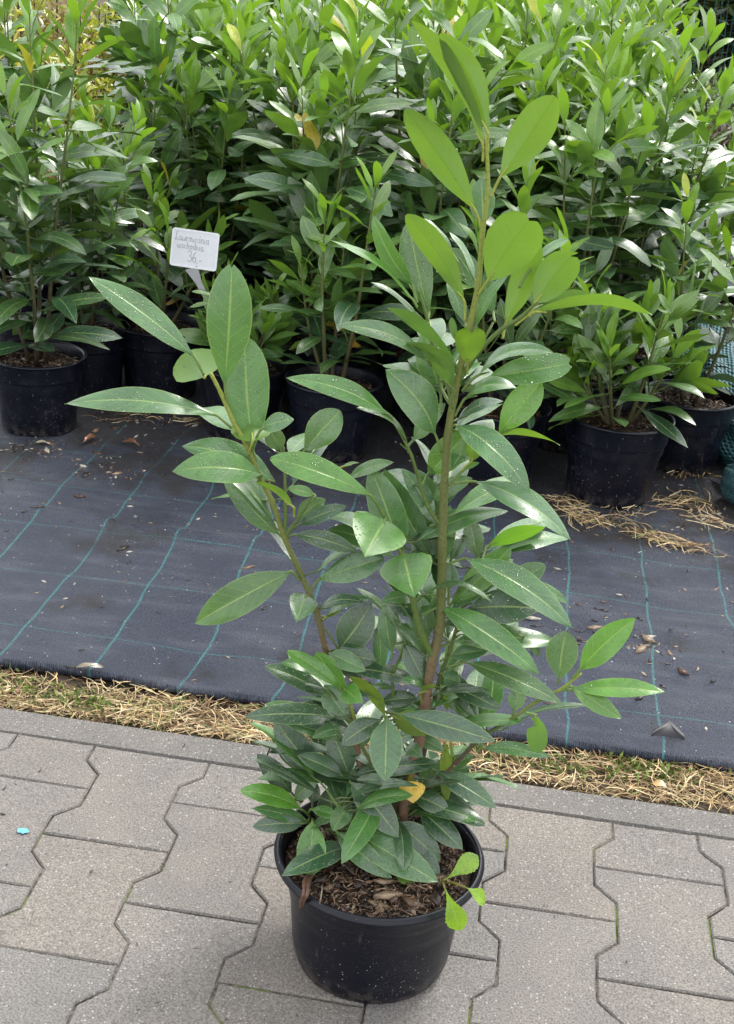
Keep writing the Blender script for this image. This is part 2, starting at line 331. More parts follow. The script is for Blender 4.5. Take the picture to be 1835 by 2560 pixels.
# the big laurel, leaf by leaf: crop, attach x y (or -), base x y, tip x y, width, roll of upper face (0 = to viewer, + = to the left of base->tip),
# depth of base and tip in cm (+ away), kind, profile, arch, branch
HERO = '''
A 735 730 735 650 410 95 170 -128 0 2 Y o .08 m
A 757 690 758 600 545 150 180 -160 0 1 Y o .11 m
A 770 890 815 800 1062 435 240 168 0 0 Y o .06 m
A 735 1040 700 950 385 495 200 -168 0 -1 Y o .06 m
A 715 1330 760 1265 955 985 250 178 -1 -3 Y b .04 m .05
A 655 1450 650 1360 390 970 165 -160 0 -2 Y o .09 m
A 825 1530 835 1470 985 1075 160 175 1 2 Y o .03 r
A 945 1430 970 1370 1145 1150 175 175 0 0 Y b .04 r .05
A 880 1470 968 1410 1500 1420 130 122 0 -2 Y e .10 r
A 940 1420 1000 1380 1230 1325 80 112 2 3 M e .06 r
4 610 370 612 290 650 5 255 178 -1 -5 Y b .05 m .18
7 880 970 830 890 40 350 215 -72 0 -1 G e .07 u
7 880 930 840 780 480 140 230 38 1 2 M e .06 u
7 970 1130 985 1010 800 200 290 8 2 4 P o .03 u
7 905 1080 900 1090 460 740 150 -70 1 1 M e .06 u
7 1230 1560 1220 1480 610 975 190 -130 -1 -3 M o .12 m
7 1000 1500 960 1440 140 1130 210 -38 -2 -5 P e .12 u
C 600 400 600 310 390 105 150 -128 -1 -4 M e .10 m
C 550 420 545 335 470 30 140 12 3 4 M e .03 u
7 1240 1330 1240 1290 1190 1060 95 40 2 2 P o .03 m
7 1320 1180 1310 1110 1150 700 150 -25 1 3 P e .05 m
7 1400 800 1400 730 1165 285 130 -62 2 3 P e .07 m
7 1420 900 1440 810 1190 430 220 -10 3 5 P e .03 m
7 1300 700 1200 490 940 160 120 -55 3 4 P e .05 m
7 1580 1100 1565 1015 1470 680 200 10 3 5 P o .03 r
A 700 1560 700 1480 850 1235 70 45 0 2 M e .06 m
A 735 1060 735 1020 728 800 120 10 3 5 P e .03 m
A 900 1300 985 1170 1125 1080 70 55 3 4 P e .06 r
A 960 1330 1060 1190 1166 1142 50 120 3 4 Y e .05 r
4 570 510 700 385 1312 200 240 62 0 -1 P e .14 m
4 570 520 790 400 1455 285 260 15 1 2 M b .03 m .03
4 510 720 600 570 1020 490 210 55 0 -1 M e .16 m
4 500 760 540 740 910 595 180 58 1 1 D e .10 m
4 490 830 870 855 1212 440 270 8 2 3 G o .03 m
4 470 810 520 790 1120 1335 275 24 0 -5 P e .13 m
4 640 1080 720 930 1365 955 150 115 1 1 Y e .12 m
4 560 1170 650 1080 675 935 140 178 0 -1 Y b .03 m .08
4 480 1270 575 1160 712 1095 70 50 0 0 M e .06 m
4 240 1290 290 1190 625 835 270 -5 3 4 G e .02 s
C 580 745 700 730 1132 992 150 38 0 -4 P e .10 m
4 295 1440 325 1400 655 1220 170 25 2 2 P e .06 s
4 400 1010 345 855 -55 335 360 -28 0 -2 P e .10 m
C 395 570 310 430 -155 262 105 -22 -1 -3 M e .10 s
C 400 600 400 590 165 395 115 -75 0 -2 P e .14 s
C 400 570 420 545 565 375 100 30 3 3 P e .04 s
1 1045 800 925 610 115 310 250 -22 -4 -5 G o .10 s .02
1 1045 800 1050 812 880 1112 500 0 -4 -11 G h .03 s
1 1160 1060 1195 1090 1292 1440 460 0 -3 -9 M h .03 s
1 1190 1110 1190 1090 930 375 300 12 0 2 M e .05 s
1 1390 1120 1400 1090 1040 395 260 15 2 3 P e .05 s
1 1420 860 1450 850 1180 390 200 -35 1 2 P e .05 s
1 1440 860 1485 800 1310 400 210 10 3 4 P e .04 s
1 1480 1170 1500 1150 1400 610 270 5 3 5 P e .03 s
1 1500 1160 1545 1130 1575 690 150 -10 2 3 M e .03 m
1 700 560 750 480 1125 345 140 40 2 2 P e .10 s
1 640 500 690 385 845 350 60 60 2 2 Y e .05 s
1 240 960 320 930 835 1080 160 22 0 -1 D e .08 l
1 435 1400 510 1300 1040 1120 240 8 1 1 P o .03 l
1 240 935 350 850 740 700 150 30 1 1 D e .06 l
1 240 930 330 820 565 640 170 20 2 3 M e .04 l
B 1110 1060 1195 950 1355 770 155 5 2 3 P o .03 l
1 310 790 305 710 0 505 120 -128 -1 -2 Y e .08 l
1 440 680 480 610 255 555 100 -20 1 1 M e .04 l
B 1105 1345 1085 1335 825 1055 110 25 1 2 P e .07 l
1 360 1300 285 1230 -500 1655 300 -12 -1 -2 M e .06 l
2 480 260 410 120 330 345 240 0 -1 -6 P h .03 l
2 490 280 505 240 900 185 130 42 0 -1 D e .14 l
2 520 300 570 300 960 155 120 45 1 1 P e .12 l
2 540 330 575 300 705 230 60 20 1 1 O e .05 l
2 560 390 680 560 940 190 310 5 1 2 D e .03 l
2 1020 830 1020 745 1010 335 140 22 1 2 P e .04 b
2 1100 650 1105 590 1045 190 160 15 1 2 P e .05 b
2 1280 190 1265 172 1015 188 160 -45 0 -2 P e .14 s
2 1110 520 1205 510 1375 850 190 12 1 0 D e .04 b
2 600 575 605 580 980 660 220 8 1 0 D e .05 l
2 590 585 590 590 893 740 170 10 0 -2 P e .06 l
2 700 580 710 600 850 805 220 5 2 1 D e .03 l
2 740 960 690 890 250 578 140 -25 -2 -3 G o .08 b .02
2 740 960 725 880 490 588 190 25 -1 -1 G o .08 b
2 740 940 530 785 205 672 150 -45 0 -1 M e .10 b
2 760 1110 555 935 62 697 190 -28 0 -1 D e .08 b
2 750 1080 560 885 330 830 120 -35 0 -1 D e .06 b
2 760 960 715 885 870 1000 190 0 -2 -6 G h .03 b
2 780 1160 760 1140 555 850 230 0 -1 1 P e .04 b
2 1060 1110 1050 1100 755 785 150 -138 0 -1 O e .08 b
2 1010 960 1000 920 740 850 150 -20 1 1 D e .04 b
2 900 900 920 870 1112 885 75 40 1 1 P e .12 b
2 1020 1000 1010 985 1312 955 150 20 1 1 D e .06 m
2 1040 1080 1050 1070 1325 1035 130 25 1 0 P e .06 m
2 1380 910 1380 890 1180 808 100 -40 0 -1 P e .16 m
2 1350 1000 1330 920 1500 880 75 120 -1 -2 O e .12 m
6 -120 660 0 672 866 912 260 16 -3 -5 D e .07 b
2 1060 1120 1110 1110 1430 1240 240 150 -2 -2 O e .04 b
2 1050 1110 1062 1118 1048 1640 280 2 -3 -8 P e .04 b
2 1030 1110 1015 1135 695 1342 200 -20 -2 -4 D e .05 b
2 790 1190 770 1215 160 1085 250 -32 0 -1 D e .08 b
2 780 1180 650 1070 315 1015 120 -40 1 1 D e .06 b
3 640 440 590 365 285 -10 220 10 0 1 D e .03 b
2 790 1190 770 1235 445 1290 150 -42 -1 -3 P e .16 b
2 770 1640 755 1590 610 1225 240 5 0 1 D e .03 b
2 740 1630 700 1590 335 1425 170 -22 -1 -2 D e .06 b
3 470 560 405 495 170 228 155 5 0 0 D e .04 b
3 680 420 640 400 310 215 180 -40 2 2 P e .03 b
3 480 550 425 535 585 388 140 25 -1 -1 P e .04 b
3 545 600 545 565 565 415 100 10 0 1 D e .03 b
3 530 660 470 605 58 478 165 -28 -3 -5 G o .12 b
3 520 630 540 605 698 652 95 18 -3 -4 G o .06 b
3 545 670 545 690 528 1045 205 0 -5 -9 G b .05 b
3 530 660 510 685 138 598 120 -30 -3 -5 P e .06 b
3 560 690 490 700 136 722 140 -15 -4 -6 D e .06 b
3 640 740 800 850 335 1055 180 -15 -4 -6 D e .05 b
3 690 720 688 695 650 458 200 5 0 1 D e .03 b
3 900 560 880 580 755 745 170 0 0 -1 D e .03 b
3 790 420 800 420 1130 795 205 5 -2 -5 D e .05 b
3 640 740 700 750 1085 1072 165 8 -5 -8 P e .05 b
3 640 740 810 742 1400 1100 240 10 -4 -8 P e .05 b
3 1130 660 1110 690 1412 956 200 10 -2 -4 D e .05 b
3 1150 700 1200 840 1410 1045 140 15 -3 -4 D e .05 b
3 1170 660 1270 603 1563 878 180 18 0 -2 D e .06 b
3 1190 620 1225 500 1475 618 150 20 0 -1 D e .06 b
6 60 1560 250 1345 698 1618 190 20 2 1 D e .06 b
6 290 1170 320 1180 872 1518 215 15 1 -1 D e .06 b
6 360 1120 410 925 415 1500 125 165 1 0 O e .03 r
6 490 1140 492 1130 470 845 50 130 2 2 O e .03 r
6 110 880 140 882 400 1005 140 18 1 0 P e .10 b
6 50 930 65 945 205 1065 140 10 0 -2 P e .12 b
6 365 440 430 410 905 625 180 20 2 1 D e .05 r
6 430 245 590 200 1468 575 220 20 1 -1 P e .06 r
6 370 300 385 330 545 385 190 20 3 3 P e .04 r
6 370 470 395 520 620 690 140 25 3 3 P e .03 m
6 365 450 370 470 427 645 75 140 2 2 O e .04 m
5 300 530 468 475 1337 1037 275 22 0 -4 P e .09 m
5 105 940 262 867 1066 1412 255 22 0 -4 M e .08 s
5 65 830 140 765 686 836 95 60 -1 -2 P e .18 s
5 340 900 345 850 832 385 220 8 2 3 G o .03 x
5 560 560 570 475 508 160 170 8 3 4 P o .03 x
5 600 500 640 375 1122 222 150 150 3 4 S e .05 x
5 350 520 350 485 465 268 120 5 3 4 P e .03 x
5 600 800 700 760 1117 530 200 10 3 4 P o .03 x
5 440 950 490 882 1062 880 300 12 2 2 D e .05 x
5 900 700 1000 660 1297 840 100 30 2 2 M e .08 x
5 330 850 332 725 345 510 140 0 2 3 P e .03 x
5 300 1030 310 1005 562 958 130 20 1 1 D e .06 x
5 210 1220 380 1150 822 1265 140 40 1 0 P e .10 s
5 265 1310 340 1270 655 1220 145 20 2 2 P e .05 x
5 430 1160 470 1140 665 1060 90 20 3 3 G e .04 x
5 900 1100 950 1110 1072 1270 90 15 3 3 P e .06 x
5 170 1130 170 1110 85 760 160 5 2 3 P e .03 s
5 215 1080 212 1045 150 755 90 20 3 4 M e .03 s
5 150 1330 140 1290 20 900 150 0 3 4 P e .03 s
C 1075 1640 1082 1622 1112 1405 150 3 0 1 P o .02 r
C 1140 1620 1172 1582 1424 1345 135 5 0 0 G e .03 r
W 1240 1530 1268 1528 1475 1533 50 28 0 -1 G e .06 r
W 1240 1530 1265 1520 1377 1592 44 15 0 -2 G e .06 r
6 1015 680 1030 640 1095 415 160 5 0 1 M e .03 r
6 1130 655 1215 680 1248 1012 200 168 0 -2 S b .06 r
6 690 1010 740 972 1362 1058 140 22 0 -1 P e .05 r
6 700 970 715 905 745 960 50 10 0 0 P e .03 r
6 1210 520 1225 505 1342 545 70 10 0 0 P e .04 r
B 740 610 692 522 218 165 135 -25 0 -1 P e .07 l
B 845 740 835 650 866 110 215 4 0 1 M o .03 l .03
B 740 625 745 617 665 500 235 170 0 5 Y b .05 l
B 975 1000 962 945 925 435 220 -12 1 3 M o .02 l
B 865 850 792 790 110 742 135 -32 0 -3 P e .08 l
B 940 970 960 908 952 800 190 178 -1 2 Y b .03 l
B 950 960 1000 855 1147 812 100 35 0 0 P e .06 l
B 985 1090 1000 1060 597 1045 165 -22 -1 -5 M e .14 l
B 1000 1080 1060 1092 640 930 150 -30 1 0 P e .10 l
B 1090 1000 1090 950 1032 840 95 10 2 2 P e .03 l
'''

# ---------------------------------------------------------------- the setting
def quad_sheet(name, x0, x1, y0, y1, z, m, n=1, fn=None, kind='structure', label=None):
    mb = MB(); nx = max(1, int((x1-x0)/n)); ny = max(1, int((y1-y0)/n)); vs_ = []; fs = []
    for j in range(ny+1):
        for i in range(nx+1):
            x = x0+(x1-x0)*i/nx; y = y0+(y1-y0)*j/ny
            vs_.append((x, y, z + (fn(x, y) if fn else 0)))
    for j in range(ny):
        for i in range(nx): a = j*(nx+1)+i; fs.append((a, a+1, a+nx+2, a+nx+1))
    mb.add(vs_, fs); o = mb.build(name, m); tag(o, label, None, None, kind); return o
quad_sheet('ground', -60, 60, -40, 80, -.045, M_GROUND, 20)
# double-T paving stones, 200 x 165 mm, interlocked, in one paved surface
def paver_outline(cx, cy, k0, k1):
    # left/right profile along y (local -100..100): ends wide (82.5), waist 56.5
    pr = [(-.100, .0825), (-.064, .0825), (-.036, .0565), (.036, .0565), (.064, .0825), (.100, .0825)]
    seg = [(y, wv) for y, wv in pr if k0-1e-6 <= y <= k1+1e-6]
    if k1 < .1: seg = [(y, wv) for y, wv in pr if y <= k1+1e-6] + [(k1, .0565)]
    if k0 > -.1: seg = [(k0, .0565)] + [(y, wv) for y, wv in pr if y >= k0-1e-6]
    right = [(cx+wv, cy+y) for y, wv in seg]; left = [(cx-wv, cy+y) for y, wv in reversed(seg)]
    return right+left
pv = MB(); pr_ = random.Random(3)
for k in range(-17, 9):
    cx = .139*k; odd = k % 2
    for m_ in range(-9, 2):
        cy = .2*m_ + .1*odd - .1      # centre of a stone whose joints sit at 200*m (+100 on odd columns)
        lo, hi = -.1, .1
        if cy - .1 > .095: continue
        if cy + .1 > .101: hi = .1 - cy
        if hi < -.05: continue
        poly = paver_outline(cx, cy, lo, hi)
        c = V3((sum(p[0] for p in poly)/len(poly), sum(p[1] for p in poly)/len(poly), 0))
        tz = pr_.uniform(-.0012, .0012); rx, ry = pr_.uniform(-.006, .006), pr_.uniform(-.006, .006); rot = pr_.uniform(-.006, .006)
        g_ = pr_.uniform(.96, 1.05); wm = pr_.uniform(-.003, .007); col = (.198*g_+wm, .187*g_, .174*g_-wm, 1)
        # finer jittered rim so edges are slightly chipped
        ring = []
        for i in range(len(poly)):
            a, b = V3((*poly[i], 0)), V3((*poly[(i+1) % len(poly)], 0)); nn = max(1, int((b-a).length/.012))
            for q in range(nn): ring.append(a.lerp(b, q/nn))
        def off(p, i, d, z):
            a, b = ring[i-1], ring[(i+1) % len(ring)]; t = (b-a).normalized(); n_ = V3((t.y, -t.x, 0))
            j = mnoise.noise(p*90)*.0009
            q = p - n_*(d+j)
            dx, dy = q.x-c.x, q.y-c.y
            return V3((c.x+dx-rot*dy, c.y+dy+rot*dx, z+tz+rx*dx+ry*dy))
        n_ = len(ring); vs_ = [off(p, i, .0011, -.025) for i, p in enumerate(ring)] + [off(p, i, .0011, -.0022) for i, p in enumerate(ring)] + \
            [off(p, i, .0030, 0) for i, p in enumerate(ring)]
        fs = []
        for L_ in range(2):
            for i in range(n_): fs.append((L_*n_+i, L_*n_+(i+1) % n_, (L_+1)*n_+(i+1) % n_, (L_+1)*n_+i))
        fs.append(tuple(2*n_+i for i in range(n_)))
        pv.add(vs_, fs, col)
tag(pv.build('paving', M_PAVER, smooth=False), kind='structure')
quad_sheet('paving_bed', -2.6, 1.3, -2.0, .1, -.0034, M_JOINT, .014, lambda x, y: min(.0007, mnoise.noise(V3((x*30, y*30, 0)))*.0055+mnoise.noise(V3((x*8, y*8, 4)))*.003))
# kerb stones, 60 mm thick, laid flush behind the paving
kb = MB()
for i in range(-3, 3):
    x0, x1 = i*1.0+.462, (i+1)*1.0+.460
    nx = 50; rows = [(.1015, -.05), (.1015, -.004), (.1045, .0005), (.157, .0005), (.1600, -.003), (.1600, -.05)]
    vs_ = []; fs = []
    for j in range(nx+1):
        x = x0+(x1-x0)*j/nx
        for q, (y, z) in enumerate(rows):
            jit = mnoise.noise(V3((x*60, q, 1)))*.0009
            vs_.append((x, y+jit*(0 if q in (2, 3) else 1), z - .001 + jit*.4))
    R_ = len(rows)
    for j in range(nx):
        for q in range(R_-1): fs.append((j*R_+q, (j+1)*R_+q, (j+1)*R_+q+1, j*R_+q+1))
    kb.add(vs_, fs, (.165, .156, .146, 1))
tag(kb.build('kerb', M_PAVER, smooth=False), kind='structure')
quad_sheet('soil_strip', -2.6, 1.5, .1605, .40, -.012, M_GROUND, .012, lambda x, y: mnoise.noise(V3((x*14, y*14, 0)))*.008+mnoise.noise(V3((x*45, y*45, 3)))*.004)
# weed fabric: rippled woven sheet with a turned-under front edge
def fab_z(x, y):
    z = .004 + .0035*mnoise.noise(V3((x*3, y*4, 2)))
    r = max(0., min(1., (x+.45)/.5)); far = max(0, 1-abs(y-.6)/.5)
    z += r*far*.0062*math.sin(46*y + 7*mnoise.noise(V3((x*2.2, y*2, 5))) - 3*x)
    z += .013*math.exp(-((y-.80-.03*mnoise.noise(V3((x*3, 0, 0))))/.028)**2)*(1-.6*r) + .006*math.exp(-((y-.55-.05*mnoise.noise(V3((x*2, 3, 0))))/.03)**2)*(.5+mnoise.noise(V3((x*2.5, 8, 0)))) + .004*mnoise.noise(V3((x*9, y*5, 1)))
    z += .004*max(0, 1-(y-.27)/.05)
    return z
fb = MB(); vs_, fs = [], []
xs = [-6+.25*i for i in range(14)] + [-2.5+.016*i for i in range(int(3.6/.016)+1)] + [1.2+.25*i for i in range(24)]
ys0 = [.27+.011*i for i in range(int(1.3/.011)+1)] + [1.62+.12*i for i in range(100)]
def edge(x): return .0115*mnoise.noise(V3((x*2.5, 9, 0)))+.006*mnoise.noise(V3((x*11, 4, 0))) + .008*math.exp(-((x+.84)/.1)**2)
rows_ = [(-2, 0), (-1, 0)] + [(j, y) for j, y in enumerate(ys0)]
for j, y in rows_:
    for x in xs:
        if j == -2: vs_.append((x, .27+edge(x)+.012, -.012))
        elif j == -1: vs_.append((x, .268+edge(x), -.004))
        else: vs_.append((x, y+edge(x)*max(0, 1-(y-.27)/.12), fab_z(x, y)))
for j in range(len(rows_)-1):
    for i in range(len(xs)-1): a = j*len(xs)+i; fs.append((a, a+1, a+len(xs)+1, a+len(xs)))
fb.add(vs_, fs); tag(fb.build('weed_fabric', M_FABRIC), kind='structure')

def strand(mb, p, d, L, wd, col, r, arch=.3, curl=.5, seg=4):
    d = V3(d); d.z = 0; d.normalize(); s = V3((-d.y, d.x, 0)); pts = []
    k = r.uniform(-curl, curl); z0 = p[2]
    for i in range(seg+1):
        t = i/seg; a = k*t
        q = V3(p) + (d*math.cos(a)+s*math.sin(a))*(L*(t-.5)); q.z = z0 + arch*L*t*(1-t)*r.uniform(.7, 1.3)
        pts.append(q)
    tl = r.uniform(-.9, .9); n = (s*math.cos(tl)+V3((0, 0, 1))*math.sin(tl))*(wd/2); vs_ = []
    for i, q in enumerate(pts):
        f = 1-.6*abs(i/seg-.4); vs_ += [q-n*f, q+n*f]
    mb.add(vs_, [(2*i, 2*i+1, 2*i+3, 2*i+2) for i in range(seg)], col)
def straw_col(r):
    u = r.random()
    if u < .40: c = (.60, .44, .22)
    elif u < .66: c = (.78, .64, .39)
    elif u < .94: c = (.27, .165, .09)
    else: c = (.22, .25, .08)
    f = r.uniform(.7, 1.15); return (c[0]*f, c[1]*f, c[2]*f, 1)
st = MB(); r = random.Random(11)
for i in range(13000):
    x = r.uniform(-2.2, 1.1); y = .172 + .10*abs(r.random()**1.15)
    dens = .36 + .75*mnoise.noise(V3((x*5, y*9, 7))) + (.30 if x > -.15 else 0) + (.28 if y < .195 else 0) + (.25 if x < -.7 and y < .24 else 0)
    if r.random() > dens+.25: continue
    a = r.gauss(0, .9); L = r.uniform(.012, .062)
    y = max(y, .166+abs(math.sin(a))*L*.5)
    strand(st, (x, y, r.uniform(-.012, .001)), (math.cos(a), math.sin(a), 0), L, r.uniform(.0007, .0021), straw_col(r), r, r.uniform(.0, .35), .8)
tag(st.build('dry_grass', M_TINT), 'matted straw coloured dead grass along the kerb', None, None, 'stuff')
# small green moss / seedling tufts in the strip
sg = MB()
for i in range(650):
    cl = r.choice([(-.02, .235), (-.10, .215), (.03, .245), (-.20, .225), (-.88, .215), (-.80, .20), (-1.0, .23)])
    x = cl[0]+r.gauss(0, .045); y = max(.168, min(.27, cl[1]+r.gauss(0, .015)))
    g_ = r.uniform(.7, 1.3); p = V3((x, y, -.004)); t = p+V3((r.gauss(0, .006), r.gauss(0, .006), r.uniform(.004, .012)))
    leaf(sg, p, t, V3((r.gauss(0, 1), r.gauss(0, 1), 1)), .005, (.16*g_, .22*g_, .05, .3), 'o', 0, 0, 2, 1)
tag(sg.build('ground_cover', M_TINT), 'tiny green seedlings and moss in the soil strip', None, None, 'stuff')
# hay strewn before the right hand pot
hy = MB()
def hay_run(pts, n, spread, lmax=.08):
    P_ = [gp(*p) for p in pts]
    for i in range(n):
        u = r.random()*(len(P_)-1); k = int(u); a, b = P_[k], P_[k+1]; p = a.lerp(b, u-k) + V3((r.gauss(0, spread), r.gauss(0, spread*.8), 0))
        d = (b-a).normalized(); an = math.atan2(d.y, d.x)+r.gauss(0, .6)
        strand(hy, (p.x, p.y, fab_z(p.x, p.y)+r.uniform(.001, .008)), (math.cos(an), math.sin(an), 0), r.uniform(.02, lmax), r.uniform(.0010, .0022), straw_col(r), r, r.uniform(.02, .4), 1.1)
hay_run([(1235, 1105), (1290, 1165), (1340, 1150), (1420, 1190)], 150, .020)
hay_run([(1420, 1190), (1490, 1210), (1570, 1228)], 100, .013, .1)
hay_run([(1480, 1120), (1540, 1110), (1560, 1160), (1626, 1180)], 110, .022)
hay_run([(1500, 1060), (1560, 1045)], 40, .012)
hay_run([(1210, 1110), (1340, 1150), (1480, 1125)], 60, .02)
hay_run([(240, 930), (330, 925), (420, 940)], 60, .03, .05)
tag(hy.build('hay', M_TINT), 'loose wisps of hay scattered on the fabric around the pots', None, None, 'stuff')
# bark crumbs and chips lying on the fabric
db = MB()
def chip(mb, p, r, smin, smax, cols):
    L = r.uniform(smin, smax); wd = L*r.uniform(.15, .45); a = r.uniform(0, 6.3); c = r.choice(cols); f = r.uniform(.7, 1.2)
    d = V3((math.cos(a), math.sin(a), r.uniform(-.12, .12))); s = V3((-math.sin(a), math.cos(a), r.uniform(-.3, .3))); p = V3(p); h = wd*.3
    b = [p-d*L/2-s*wd*.2, p-s*wd/2, p+d*L/2, p+s*wd/2]
    vs_ = b + [q+V3((0, 0, h)) for q in b]
    mb.add(vs_, [(4, 5, 6, 7), (0, 1, 5, 4), (1, 2, 6, 5), (2, 3, 7, 6), (3, 0, 4, 7)], (c[0]*f, c[1]*f, c[2]*f, 1))
CH = [(.10, .045, .028), (.03, .02, .015), (.03, .022, .018), (.20, .13, .08), (.35, .26, .17), (.45, .42, .36)]
for i in range(1500):
    if r.random() < .7: x = r.uniform(-2, .8); y = .29 + 1.2*r.random()**.8
    else:
        cl = r.choice([gp(1440, 1440), gp(1330, 1390), gp(820, 1500), gp(230, 1050), gp(300, 930), gp(1450, 1180), gp(1560, 1130), gp(100, 1000)]); x = cl.x+r.gauss(0, .05); y = cl.y+r.gauss(0, .04)
    chip(db, (x, y, fab_z(x, y)), r, .003, .015 if r.random() < .85 else .035, CH)
tag(db.build('bark_crumbs', M_WET), 'bark crumbs and specks strewn over the black fabric', None, None, 'stuff')
pc = MB()
for i in range(110): chip(pc, (r.uniform(-1.2, .35), r.uniform(-.75, .15), .0015), r, .003, .010, [(.03, .025, .02), (.08, .05, .03)])
tag(pc.build('paving_crumbs', M_WET), 'dark soil crumbs dropped on the grey paving', None, None, 'stuff')
# a blue paint spot on the left paving
pt = gp(52, 1845); sp = MB(); n_ = 14
sp.add([(pt.x, pt.y, .0042)]+[(pt.x+.0085*math.cos(6.283*i/n_)*r.uniform(.6, 1.1), pt.y+.006*math.sin(6.283*i/n_)*r.uniform(.5, 1.1), .0034) for i in range(n_)], [(0, 1+i, 1+(i+1) % n_) for i in range(n_)])
tag(sp.build('paint_spot', flat('blue_paint', (.12, .42, .62), .6)), 'small bright blue paint spot on the left paving', 'paint spot')

# ---------------------------------------------------------------- pots
def pot_mesh(mb, R=.105, rb=.082, H=.17, lip=.006):
    prof = [(0, .004), (rb*.80, .004), (rb*.84, 0), (rb*.97, 0), (rb, .004), (rb+.25*(R-rb)*.6, H*.35), (R*.90, H*.70), (R*.905, H*.715), (R*.955, H*.735), (R*.962, H*.76), (R*.975, H*.95),
            (R*.985, H*.965), (R+lip*.35, H*.968), (R+lip*.6, H*.978), (R+lip*.5, H*.99), (R, H), (R-.004, H*.995), (R-.006, H*.97), (R*.93, H*.74), (R*.90, H*.6)]
    lathe(mb, prof, 56)
def soil_mesh(mb, R, z, chips=160, seed=0, size=(.006, .022)):
    rr = random.Random(seed); vs_ = [(0, 0, z+.004)]; fs = []; n = 40; rings = 9
    for i in range(1, rings+1):
        for j in range(n):
            q = R*i/rings; a = 2*math.pi*j/n
            vs_.append((q*math.cos(a), q*math.sin(a), z+.006*mnoise.noise(V3((q*math.cos(a)*25, q*math.sin(a)*25, seed)))+.004*mnoise.noise(V3((q*math.cos(a)*80, q*math.sin(a)*80, seed)))))
    for j in range(n): fs.append((0, 1+j, 1+(j+1) % n))
    for i in range(rings-1):
        for j in range(n): a = 1+i*n; fs.append((a+j, a+n+j, a+n+(j+1) % n, a+(j+1) % n))
    mb.add(vs_, fs, (.05, .03, .02, 1))
def soil_chips(mb, R, z, chips, seed, size=(.006, .022)):
    rr = random.Random(seed)
    for i in range(chips):
        q = R*.97*math.sqrt(rr.random()); a = rr.uniform(0, 6.3)
        chip(mb, (q*math.cos(a), q*math.sin(a), z+rr.uniform(.001, .008)), rr, *size, [(.10, .048, .028), (.05, .026, .017), (.17, .10, .06), (.026, .016, .012), (.036, .022, .016), (.28, .20, .13)])
        if rr.random() < .6:
            b = rr.uniform(0, 6.3); strand(mb, (q*math.cos(a), q*math.sin(a), z+rr.uniform(.002, .009)), (math.cos(b), math.sin(b), 0), rr.uniform(size[0], size[1]*1.5), .0012, rr.choice([(.16, .08, .045, 1), (.07, .035, .022, 1), (.30, .20, .12, 1)]), rr, .4, 1.5)

# ---------------------------------------------------------------- the big potted laurel in front
base = gp(820, 2104); hero = empty('potted_laurel', base, 'large wet potted laurel with three branches standing alone on the grey paving', 'potted plant')
H0 = .143; R0 = .1125
pm = MB()
prof = [(0, .004), (.074, .004), (.076, 0), (.082, 0), (.086, .003), (.0895, .013), (.0915, .03), (.0955, .075), (.0975, .103), (.0985, .1035), (.1012, .106), (.1030, .115), (.1065, .132), (.1075, .133),
        (.1130, .1335), (.1160, .135), (.1166, .1385), (.1140, .1400), (.1140, .1415), (.1125, .143), (.1100, .1425), (.1082, .139), (.1060, .13), (.1015, .108), (.098, .09)]
lathe(pm, prof, 96)
pot = pm.build('pot', M_POT, hero)
sm = MB(); soil_mesh(sm, .1035, .121, seed=5); soil = sm.build('soil', M_SOIL, hero)
sc_ = MB(); soil_chips(sc_, .104, .122, 1500, 9, (.003, .012)); soil_chips(sc_, .102, .123, 60, 10, (.012, .034))
scn = random.Random(4)
for i in range(260):      # white perlite grains
    q = .1*math.sqrt(scn.random()); a = scn.uniform(0, 6.3); chip(sc_, (q*math.cos(a), q*math.sin(a), .126), scn, .0015, .003, [(.6, .56, .5)])
sc_.build('bark_mulch', M_WET, hero)['kind'] = 'stuff'
INV = Matrix.Translation(-base)
YP = base.y + .045
def P3(k, x, y, d=0.):
    for _ in range(60):      # keep clear of the soil and the pot rim
        p = vp(x, y, YP + d*.01, k); q = p-base; rr_ = math.hypot(q.x, q.y)
        if rr_ > .14 or q.z >= (.150 if rr_ > .092 else .128): return p
        d -= .4
    return p
def cyl(x, y, k, R):          # where the view ray first meets an upright cylinder about the pot
    d = ray(x, y, k); o = CAM-base; a = d.x*d.x+d.y*d.y; b = 2*(o.x*d.x+o.y*d.y); c = o.x*o.x+o.y*o.y-R*R
    D_ = b*b-4*a*c
    t = (-b-math.sqrt(D_))/(2*a) if D_ > 0 else -b/(2*a)
    return CAM+d*t
